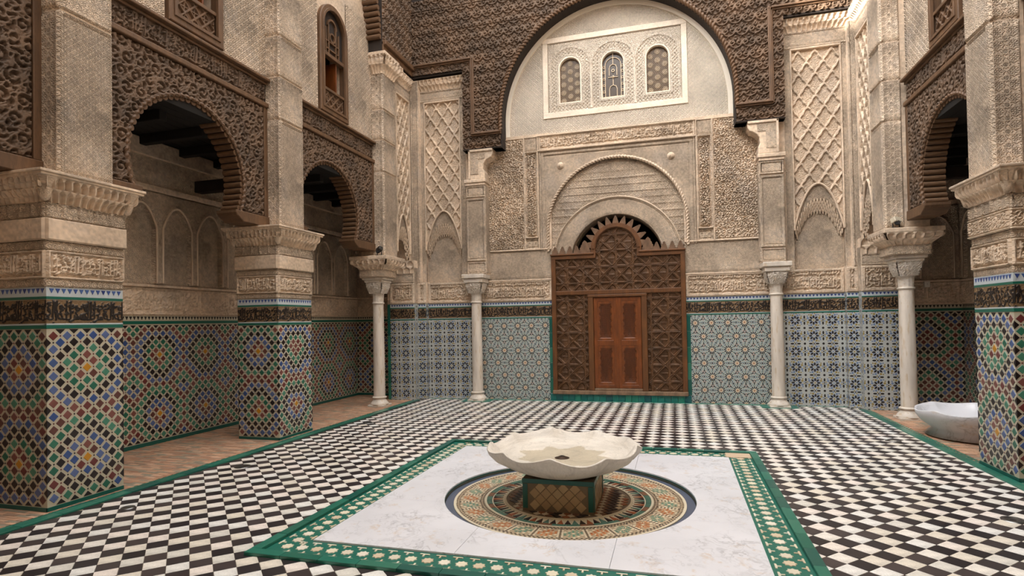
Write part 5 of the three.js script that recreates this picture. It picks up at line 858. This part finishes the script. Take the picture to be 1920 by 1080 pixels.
// ------------------------------------------------------------------ wooden door
{
  const z = -10.6, o = thing('wooden_door', 'tall carved wooden double door with round crested head in the far wall', 'door', [0, 0.13, z]);
  const p = 0.3, lineD = (v, q) => Math.abs(fr(v / q + 0.5) - 0.5) * q;
  const strapH = (x, y) => {
    const r2 = Math.SQRT1_2, d = Math.min(lineD((x + y) * r2 + p * 0.177, p * r2 / 1), lineD((x - y) * r2 + p * 0.177, p * r2), lineD(x, p), lineD(y, p)), seg = Math.min(lineD(x - p / 2, p), lineD(y - p / 2, p));
    const e = Math.min(d, 9), b = e < 0.02 ? 1 : 0;
    if (b) return e < 0.005 ? 0.6 : e > 0.015 ? 0.75 : 1;
    return (Math.sin((x + y) * 180) * Math.sin((x - y) * 180) > 0 ? 0.35 : 0.0) + (seg < 0.015 ? 0.2 : 0);
  };
  const rad = (t, r, rot) => { const x = r * Math.cos(t), y = r * Math.sin(t); return [x, y]; };
  const latM = M(0xffffff, 0.55, { map: grainMap([108, 74, 44], 0.5, 1.4), bumpMap: meshBump, bumpScale: 0.012 });
  part(o, 'backing', merge([bx(-1.2, 1.2, 0.15, 2.7, z - 0.12, z - 0.035)]), woodDark);
  const lat = (par, x0, x1, y0, y1, d = 0, m = latM, keep) => part(par, 'lattice_panel', relief(x1 - x0, y1 - y0, 0.0085, (x, y) => strapH(x + (x0 + x1) / 2, y + y0 - 0.07), 0.03, { keep, open: true }), m, [(x0 + x1) / 2, y0, z - 0.032 + d]);
  const upper = lat(o, -1.12, 1.12, 2.04, 2.64);
  lat(o, -1.12, -0.52, 0.2, 1.97); lat(o, 0.52, 1.12, 0.2, 1.97);
  // crested head
  const C = 2.8, R = 0.4;
  part(o, 'head_backing', shapeGeo([[R, 2.6], ...Array.from({ length: 33 }, (_, k) => [R * Math.cos(Math.PI * k / 32), C + R * Math.sin(Math.PI * k / 32)]), [-R, 2.6]], z - 0.1, z - 0.035), woodDark);
  part(o, 'head_lattice', relief(0.76, 0.6, 0.0085, (x, y) => strapH(x, y + 2.64 - 0.07), 0.03, { keep: (x, y) => y + 2.64 < C || Math.hypot(x, y + 2.64 - C) < 0.38, open: true }), latM, [0, 2.63, z - 0.032]);
  part(o, 'head_ring', merge([ring(0, C, 0.37, 0.455, 0, Math.PI, z - 0.08, z + 0.02, 48), ring(0, C, 0.385, 0.43, 0, Math.PI, z - 0.02, z + 0.035, 48), bx(-0.454, -0.371, 2.65, C, z - 0.08, z + 0.018), bx(0.371, 0.454, 2.65, C, z - 0.08, z + 0.018)]), doorWood);
  for (const s of [-1, 1]) {
    part(o, 'stile', rbx(s * 1.12, s * 1.205, 0.19, 2.695, z - 0.1, z + 0.017, 0.01), doorWood);
    part(o, 'top_rail', merge([rbx(s * 0.37, s * 1.205, 2.63, 2.7, z - 0.1, z + 0.02, 0.01), rbx(s * 0.4, s * 1.215, 2.7, 2.735, z - 0.1, z + 0.04, 0.01)]), doorWood);
    part(o, 'door_post', rbx(s * 0.43, s * 0.53, 0.2, 1.935, z - 0.1, z + 0.028, 0.01), doorWood);
  }
  part(o, 'middle_rail', merge([rbx(-1.13, 1.13, 1.965, 2.045, z - 0.1, z + 0.015, 0.01), rbx(-0.535, 0.535, 1.91, 1.962, z - 0.1, z + 0.035, 0.01)]), doorWood);
  part(o, 'sill', merge([rbx(-1.21, 1.21, 0.13, 0.2, z - 0.12, z + 0.05, 0.012), rbx(-0.429, 0.429, 0.2, 0.245, z - 0.1, z + 0.025, 0.01)]), M(0xffffff, 0.7, { map: grainMap([138, 112, 88], 0.5, 1.4) }));
  // two leaves
  for (const s of [-1, 1]) {
    const g = part(o, 'door_leaf', bx(s * 0.003, s * 0.428, 0.247, 1.908, z - 0.06, z - 0.02), leafWood), X = (a, b) => s < 0 ? [-b, -a] : [a, b];
    part(g, 'leaf_frame', merge([rbx(...X(0.004, 0.07), 0.25, 1.905, z - 0.04, z + 0.008, 0.006), rbx(...X(0.36, 0.426), 0.25, 1.905, z - 0.04, z + 0.008, 0.006), ...[[0.25, 0.31], [1.02, 1.12], [1.83, 1.905]].map(([a, b]) => rbx(...X(0.06, 0.37), a, b, z - 0.04, z + 0.006, 0.006))]), leafWood);
    for (const [a, b] of [[0.31, 1.02], [1.12, 1.83]]) {
      const [x0, x1] = X(0.07, 0.36), w = x1 - x0, h = b - a; part(g, 'leaf_lattice', relief(w, h, 0.006, (x, y) => { const q = 0.29, bd = Math.min(w / 2 - Math.abs(x), y, h - y), wv = 0.02 + 0.022 * Math.abs(Math.sin(y * Math.PI / 0.118)); return bd < wv ? 1 : bd < wv + 0.012 ? 0.8 : Math.sin((x + y) * 175) * Math.sin((x - y) * 175) > 0.12 ? 0.0 : 0.75; }, 0.024, { open: true }), leafWood, [(x0 + x1) / 2, a, z - 0.022]);
    }
  }
  part(o, 'meeting_stile', rbx(-0.012, 0.012, 0.25, 1.905, z - 0.03, z + 0.016, 0.004), leafWood);
  // crest of serrated leaves
  const leafShape = (w, h) => { const r = [], n = 5; for (let k = 0; k <= n; k++) { const t = k / n, x = w / 2 * Math.pow(1 - t, 0.62); r.push([x, h * t]); if (k < n) r.push([w / 2 * Math.pow(1 - t - 0.6 / n, 0.62) - w * 0.06 * (k < n - 1 ? 1 : 0), h * (t + 0.6 / n)]); } const l = r.slice(0, -1).map(([x, y]) => [-x, y]).reverse(); return shapeGeo([...r, ...l], -0.012, 0.012, [], 0.003); };
  const crestM = M(0xffffff, 0.8, { map: grainMap([122, 94, 72], 0.4, 0.8) }), lf = leafShape(0.13, 0.15);
  for (let k = 0; k < 11; k++) { const a = (k + 0.6) / 11.2 * Math.PI, m = part(o, 'crest_leaf', lf, crestM, [0.45 * Math.cos(a), C + 0.45 * Math.sin(a), z - 0.03]); m.rotation.z = a - Math.PI / 2; }
  const lf2 = leafShape(0.14, 0.15), lf3 = leafShape(0.26, 0.24);
  for (const s of [-1, 1]) { for (const x of [1.13, 0.99, 0.85, 0.72]) part(o, 'crest_leaf', lf2, crestM, [s * x, 2.73, z - 0.02]); part(o, 'crest_leaf', lf3, crestM, [s * 0.57, 2.73, z - 0.025]); }
}
// ------------------------------------------------------------------ side aisles
for (const s of [-1, 1]) {
  const n = s < 0 ? 'left' : 'right', X = s * XA, ry = s < 0 ? Math.PI / 2 : -Math.PI / 2, zN = -2.4, zF = -10.85, zc = (zN + zF) / 2, L = zN - zF;
  const o = structure(s < 0 ? 'wall_left' : 'wall_right', 'outer wall of the ' + n + ' aisle with tile dado and blind plaster arches', [X, 0, zc]);
  part(o, 'masonry', bx(X + s * 0.004, X + s * 0.3, -0.3, HT, 0.8, -11.05), stucco);
  const blocks = [[[X + s * 0.003, 0.05, zc], ry, L], [[s * 4.95, 0.05, zF - 0.003], 0, 1.0]];
  part(o, 'tile_bed', bx(X, X + s * 0.02, 0, 1.62, zN, zF), strap); part(o, 'tile_bed', bx(s * 4.44, X, 0, 1.62, zF - 0.02, zF), strap);
  zellige(o, [{ w: L, h: 1.47, c: [X, 0.06, zc], ry, mx: 0.1, my: 0.32, px: 0.756, py: 0.756, hidden: (p) => s < 0 && p && (p[0] < 232 || (p[0] > 448 && p[0] < 582)) || (s > 0 && p && p[0] > 1830) }, { w: 1.0, h: 1.47, c: [s * 4.95, 0.06, zF], ry: 0, mx: 0, my: 0.32, px: 0.756, py: 0.756, hidden: (p) => s > 0 && p && p[0] > 1830 }], 300);
  for (const [c, r2, w] of [[[X, 0, zc], ry, L], [[s * 4.95, 0, zF], 0, 1.0]]) {
    const sn = Math.sin(r2), cs = Math.cos(r2), at = (y, d = 0) => [c[0] + sn * d, y, c[2] + cs * d], strip = (nm, a, b, d, m) => part(o, nm, rbx(-w / 2, w / 2, a, b, -0.02, d, 0.003), m, c, r2);
    strip('base_strip', 0.0, 0.05, 0.006, greens[2]); strip('green_line', 1.545, 1.585, 0.006, greens[0]); strip('pale_ground', 1.585, 1.65, 0.004, strap);
    triStrip(o, w, 0.055, at(1.592, 0.004), r2, 0.052, false, [M(lin(40, 32, 30), 0.35)]);
    part(o, 'stucco_inscription', relief(w, 0.36, 0.015, (x, y) => (y < 0.03 || y > 0.33 ? 1 : F.text(0.28)(x, y - 0.04)), 0.02), tm(0.28), at(1.655, 0.002), r2);
    part(o, 'ledge', rbx(-w / 2, w / 2, 2.015, 2.05, -0.02, 0.05, 0.01), stucco, c, r2);
    const aw = 0.56; part(o, 'blind_arches', relief(w, 1.2, 0.016, (x, y) => { const q = fr(x / aw + 0.25) * aw - aw / 2, a = archY(q, aw * 0.44, 0.72, 0.3), d = Math.abs(q); if (d > aw * 0.44) return 1; if (y < 0.72 ? d > aw * 0.4 : y > a && y < a + 0.05) return 0.95; return y > a ? 0.45 + 0.3 * F.finer(x, y) : 0.3 * F.finer(x * 1.2, y * 1.2); }, 0.075), stuccoFiner, at(2.05, 0.002), r2);
    for (let k = Math.ceil((-w / 2 + aw * 0.5) / aw - 0.25); k * aw + aw * 0.25 < w / 2 - aw * 0.4; k++) { const q0 = (k + 0.25) * aw, pts = [V(q0 - aw * 0.42, 2.07, 0.075), V(q0 - aw * 0.42, 2.76, 0.075)]; for (let t = 0; t <= 16; t++) { const x = aw * 0.42 * (t / 8 - 1); pts.push(V(q0 + x, 2.05 + Math.max(0.72, archY(x, aw * 0.42, 0.72, 0.3)) + 0.01, 0.075)); } pts.push(V(q0 + aw * 0.42, 2.76, 0.075), V(q0 + aw * 0.42, 2.07, 0.075)); part(o, 'blind_arch_moulding', bar(pts, 0.016, 0, 6), stucco, c, r2); }
    part(o, 'ledge', rbx(-w / 2, w / 2, 3.25, 3.33, -0.02, 0.05, 0.012), stucco, c, r2);
    part(o, 'star_band', relief(w, 0.36, 0.1, (x, y) => F.star(x, y * 0.86), 0.016), stuccoStar, at(3.33, 0.002), r2);
    part(o, 'cornice', rbx(-w / 2, w / 2, 3.69, 3.9, -0.02, 0.06, 0.015), stucco, c, r2);
  }
  part(o, 'end_masonry', bx(s * 4.44, s * 5.6, -0.3, HT, zF - 0.02, -11.05), stucco); 
  const c = structure(s < 0 ? 'ceiling_left' : 'ceiling_right', 'dark timber ceiling of the ' + n + ' aisle', [s * 5, 3.95, zc]);
  for (let k = 0; k < 10; k++) part(c, 'plank', bx(s * (4.19 + k * 0.14), s * (4.19 + k * 0.14 + 0.135), 3.92, 3.97, 0.8, -11), shadedWood);
  part(c, 'deck', bx(s * 4.19, s * 5.6, 3.97, 4.1, 0.8, -11), shadedWood);
  for (let z = -1.5, k = 0; z > -10.7; z -= 0.6, k++) part(c, 'joist', rbx(s * 4.43, s * 5.44, 3.8, 3.92, z - 0.05, z + 0.05, 0.01), shadedWood);
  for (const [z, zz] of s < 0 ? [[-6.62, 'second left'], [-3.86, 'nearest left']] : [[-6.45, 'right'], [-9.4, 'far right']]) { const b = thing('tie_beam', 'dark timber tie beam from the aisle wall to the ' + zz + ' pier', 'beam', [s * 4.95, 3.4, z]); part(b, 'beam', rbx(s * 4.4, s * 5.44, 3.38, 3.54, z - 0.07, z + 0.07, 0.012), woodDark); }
}
{
  const b = thing('hanging_bracket', 'dark carved timber bracket under the left aisle ceiling, behind the first left arch', 'bracket', [-4.75, 3.6, -4.35]);
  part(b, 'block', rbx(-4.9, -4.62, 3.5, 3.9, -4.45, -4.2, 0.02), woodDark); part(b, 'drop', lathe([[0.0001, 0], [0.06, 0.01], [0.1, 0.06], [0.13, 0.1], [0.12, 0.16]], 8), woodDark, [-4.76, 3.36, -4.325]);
}
{
  const b = thing('wall_plate', 'small white plate high on the end wall of the right aisle beside the column', 'plate', [4.95, 1.96, -10.83]);
  part(b, 'cover', rbx(4.91, 4.99, 1.93, 2.03, -10.85, -10.79, 0.008), M(lin(228, 224, 214), 0.5)); part(b, 'screw', new THREE.SphereGeometry(0.005, 8, 6), metal, [4.95, 1.98, -10.79]);
}
// ------------------------------------------------------------------ upper walls over the arcades
function shutters(s, zc, yTop, label, n) { // wooden window in the upper wall; local x along the wall
  const X = s * XP, ry = s < 0 ? Math.PI / 2 : -Math.PI / 2, o = thing('wooden_window', label, 'window', [X, 4.8, zc], 'wooden windows of the upper walls'), P = [X, 0, zc], w = 0.39, sp = 6.2, y0 = 4.81;
  const arcP = (r) => Array.from({ length: 25 }, (_, k) => [r * Math.cos(Math.PI * k / 24), sp + r * Math.sin(Math.PI * k / 24)]);
  part(o, 'frame', shapeGeo([[w, y0], ...arcP(w), [-w, y0]], -0.08, 0.05, [[[w - 0.075, y0 + 0.08], ...arcP(w - 0.075), [-w + 0.075, y0 + 0.08]]], 0.01), woodPlain, P, ry);
  part(o, 'frame_bead', shapeGeo([[w - 0.06, y0 + 0.07], ...arcP(w - 0.06), [-w + 0.06, y0 + 0.07]], 0.02, 0.065, [[[w - 0.1, y0 + 0.11], ...arcP(w - 0.1), [-w + 0.1, y0 + 0.11]]], 0.004), woodPlain, P, ry);
  const low = (x, y) => { const p = 0.145, d = Math.min(Math.abs(fr((x + y) / p) - 0.5), Math.abs(fr((x - y) / p) - 0.5)); const r = Math.min(Math.abs(fr(x / p + 0.5) - 0.5), Math.abs(fr(y / p + 0.5) - 0.5)); return d < 0.11 ? 1 : r < 0.07 ? 0.7 : 0; };
  part(o, 'lower_board', bx(-w + 0.07, w - 0.07, y0 + 0.07, 5.2, -0.07, -0.02), woodDark, P, ry);
  part(o, 'lower_lattice', relief(2 * w - 0.2, 0.25, 0.007, low, 0.025, { open: true }), woodPlain, [X - s * -0.018, y0 + 0.12, zc], ry);
  part(o, 'rails', merge([rbx(-w + 0.07, w - 0.07, 5.18, 5.225, -0.06, 0.03, 0.008), rbx(-w + 0.07, w - 0.07, 5.73, 5.79, -0.06, 0.03, 0.008)]), woodPlain, P, ry);
  part(o, 'head_board', shapeGeo([[w - 0.07, 5.78], ...arcP(w - 0.07), [-w + 0.07, 5.78]], -0.07, -0.02), woodDark, P, ry);
  const head = part(o, 'head_tracery', merge([5.86, 5.98].map((y) => rbx(-0.2, 0.2, y, y + 0.022, -0.02, 0.012, 0.004)).concat([-0.18, -0.1, 0.1, 0.18].map((x) => rbx(x - 0.011, x + 0.011, 5.8, 6.2 + (Math.abs(x) < 0.15 ? 0.1 : 0), -0.02, 0.012, 0.004)), [ring(0, 6.25, 0.1, 0.13, 0, Math.PI, -0.02, 0.012), ring(0, 6.08, 0.055, 0.078, 0, 6.28, -0.02, 0.012)])), woodPlain, P, ry);
  part(o, 'folded_shutter', rbx(0.13, 0.155, 5.22, 5.74, -0.3, -0.02, 0.006), leafWood, P, ry);
  return o;
}
for (const s of [-1, 1]) {
  const n = s < 0 ? 'left' : 'right', ry = s < 0 ? Math.PI / 2 : -Math.PI / 2, wins = s < 0 ? [-5.31, -8.07] : [-7.95, -5.1], o = structure('wall_upper_' + n, 'carved plaster upper wall over the ' + n + ' arcade', [s * 4.3, 4.77, -5]);
  const hole = (zc) => { const c = s < 0 ? -zc : zc; return [[c + 0.32, 4.88], [c + 0.32, 6.2], ...Array.from({ length: 17 }, (_, k) => [c + 0.32 * Math.cos(Math.PI * k / 16), 6.2 + 0.32 * Math.sin(Math.PI * k / 16)]).slice(1), [c - 0.32, 4.88]]; };
  const e = (z) => s < 0 ? -z : z, x0 = Math.min(e(0.8), e(-10.9)), x1 = Math.max(e(0.8), e(-10.9));
  part(o, 'masonry', shapeGeo([[x0, 4.77], [x1, 4.77], [x1, HT], [x0, HT]], -0.26, -0.015, wins.map(hole)), stucco, [s * XP, 0, 0], ry);
  part(o, 'dark_room', bx(s * 5.2, s * 5.3, 4.1, HT, 0.8, -11), woodDark);
  // carved sheets beside the windows
  const runs = s < 0 ? [[-4.11, -4.9], [-5.72, -6.48], [-6.955, -7.66], [-8.48, -9.3], [-2.2, -3.63]] : [[-6.82, -7.54], [-8.36, -9.2]];
  for (const [a, b] of runs) {
    const w = a - b, h = 2.1; part(o, 'carved_panel', relief(w, h, 0.018, (x, y) => { const d = w / 2 - Math.abs(x); return d < 0.03 ? 1 : d < 0.045 ? 0.1 : d < 0.13 ? 0.3 + 0.5 * F.star(x, y) : d < 0.145 ? 1 : d < 0.16 ? 0.1 : 0.8 * F.scale(x * 1.3, y * 1.3); }, 0.018), stuccoScale, [s * XP, 4.775, (a + b) / 2], ry);
  }
}
shutters(-1, -5.31, 7, 'wooden window cut off by the top edge, above the first left arch');
shutters(-1, -8.07, 7, 'round-headed wooden window with folded shutter above the far left arch');
shutters(1, -7.95, 7, 'wooden window cut off by the top edge, above the right arch');
// ------------------------------------------------------------------ entrance side behind the camera and the roofs
{
  const o = structure('wall_front', 'entrance wall of the courtyard', [0, 0, 0.9]);
  part(o, 'masonry', shapeGeo([[-5.8, -0.3], [5.8, -0.3], [5.8, HT], [-5.8, HT]], -0.35, 0.1, [[[-1.3, -0.02], [1.35, -0.02], [1.35, 2.4], ...Array.from({ length: 17 }, (_, k) => [0.025 + 1.325 * Math.cos(Math.PI * k / 16), 2.4 + 1.1 * Math.sin(Math.PI * k / 16)]), [-1.3, 2.4]]]), stucco);
  part(o, 'vestibule', merge([bx(-2, 2, -0.3, 4, 2.6, 2.8), bx(-2, -1.9, -0.3, 4, 0.1, 2.7), bx(1.9, 2, -0.3, 4, 0.1, 2.7), bx(-2, 2, 3.9, 4, 0.1, 2.7), bx(-2, 2, -0.4, -0.02, 0.1, 2.7)]), stucco);
  part(o, 'floor_slab', bx(-5.8, 5.8, -0.4, -0.29, 1.1, -11.1), grout);
  for (const s of [-1, 1]) {
    const q = structure('roof_' + (s < 0 ? 'left' : 'right'), 'roof over the ' + (s < 0 ? 'left' : 'right') + ' range', [s * 4.9, HT, -5]); part(q, 'slab', bx(s * 3.9, s * 5.8, HT, HT + 0.15, 1.1, -11.1), woodDark);
    part(q, 'arcade_wall', bx(s * 3.97, s * 4.4, -0.1, 4.77, 0.8, s < 0 ? -1.2 : -3.9), stucco);
  }
}
scene.traverse((o) => { if (o.isMesh) { o.castShadow = true; o.receiveShadow = true; } });
renderer.render(scene, camera);
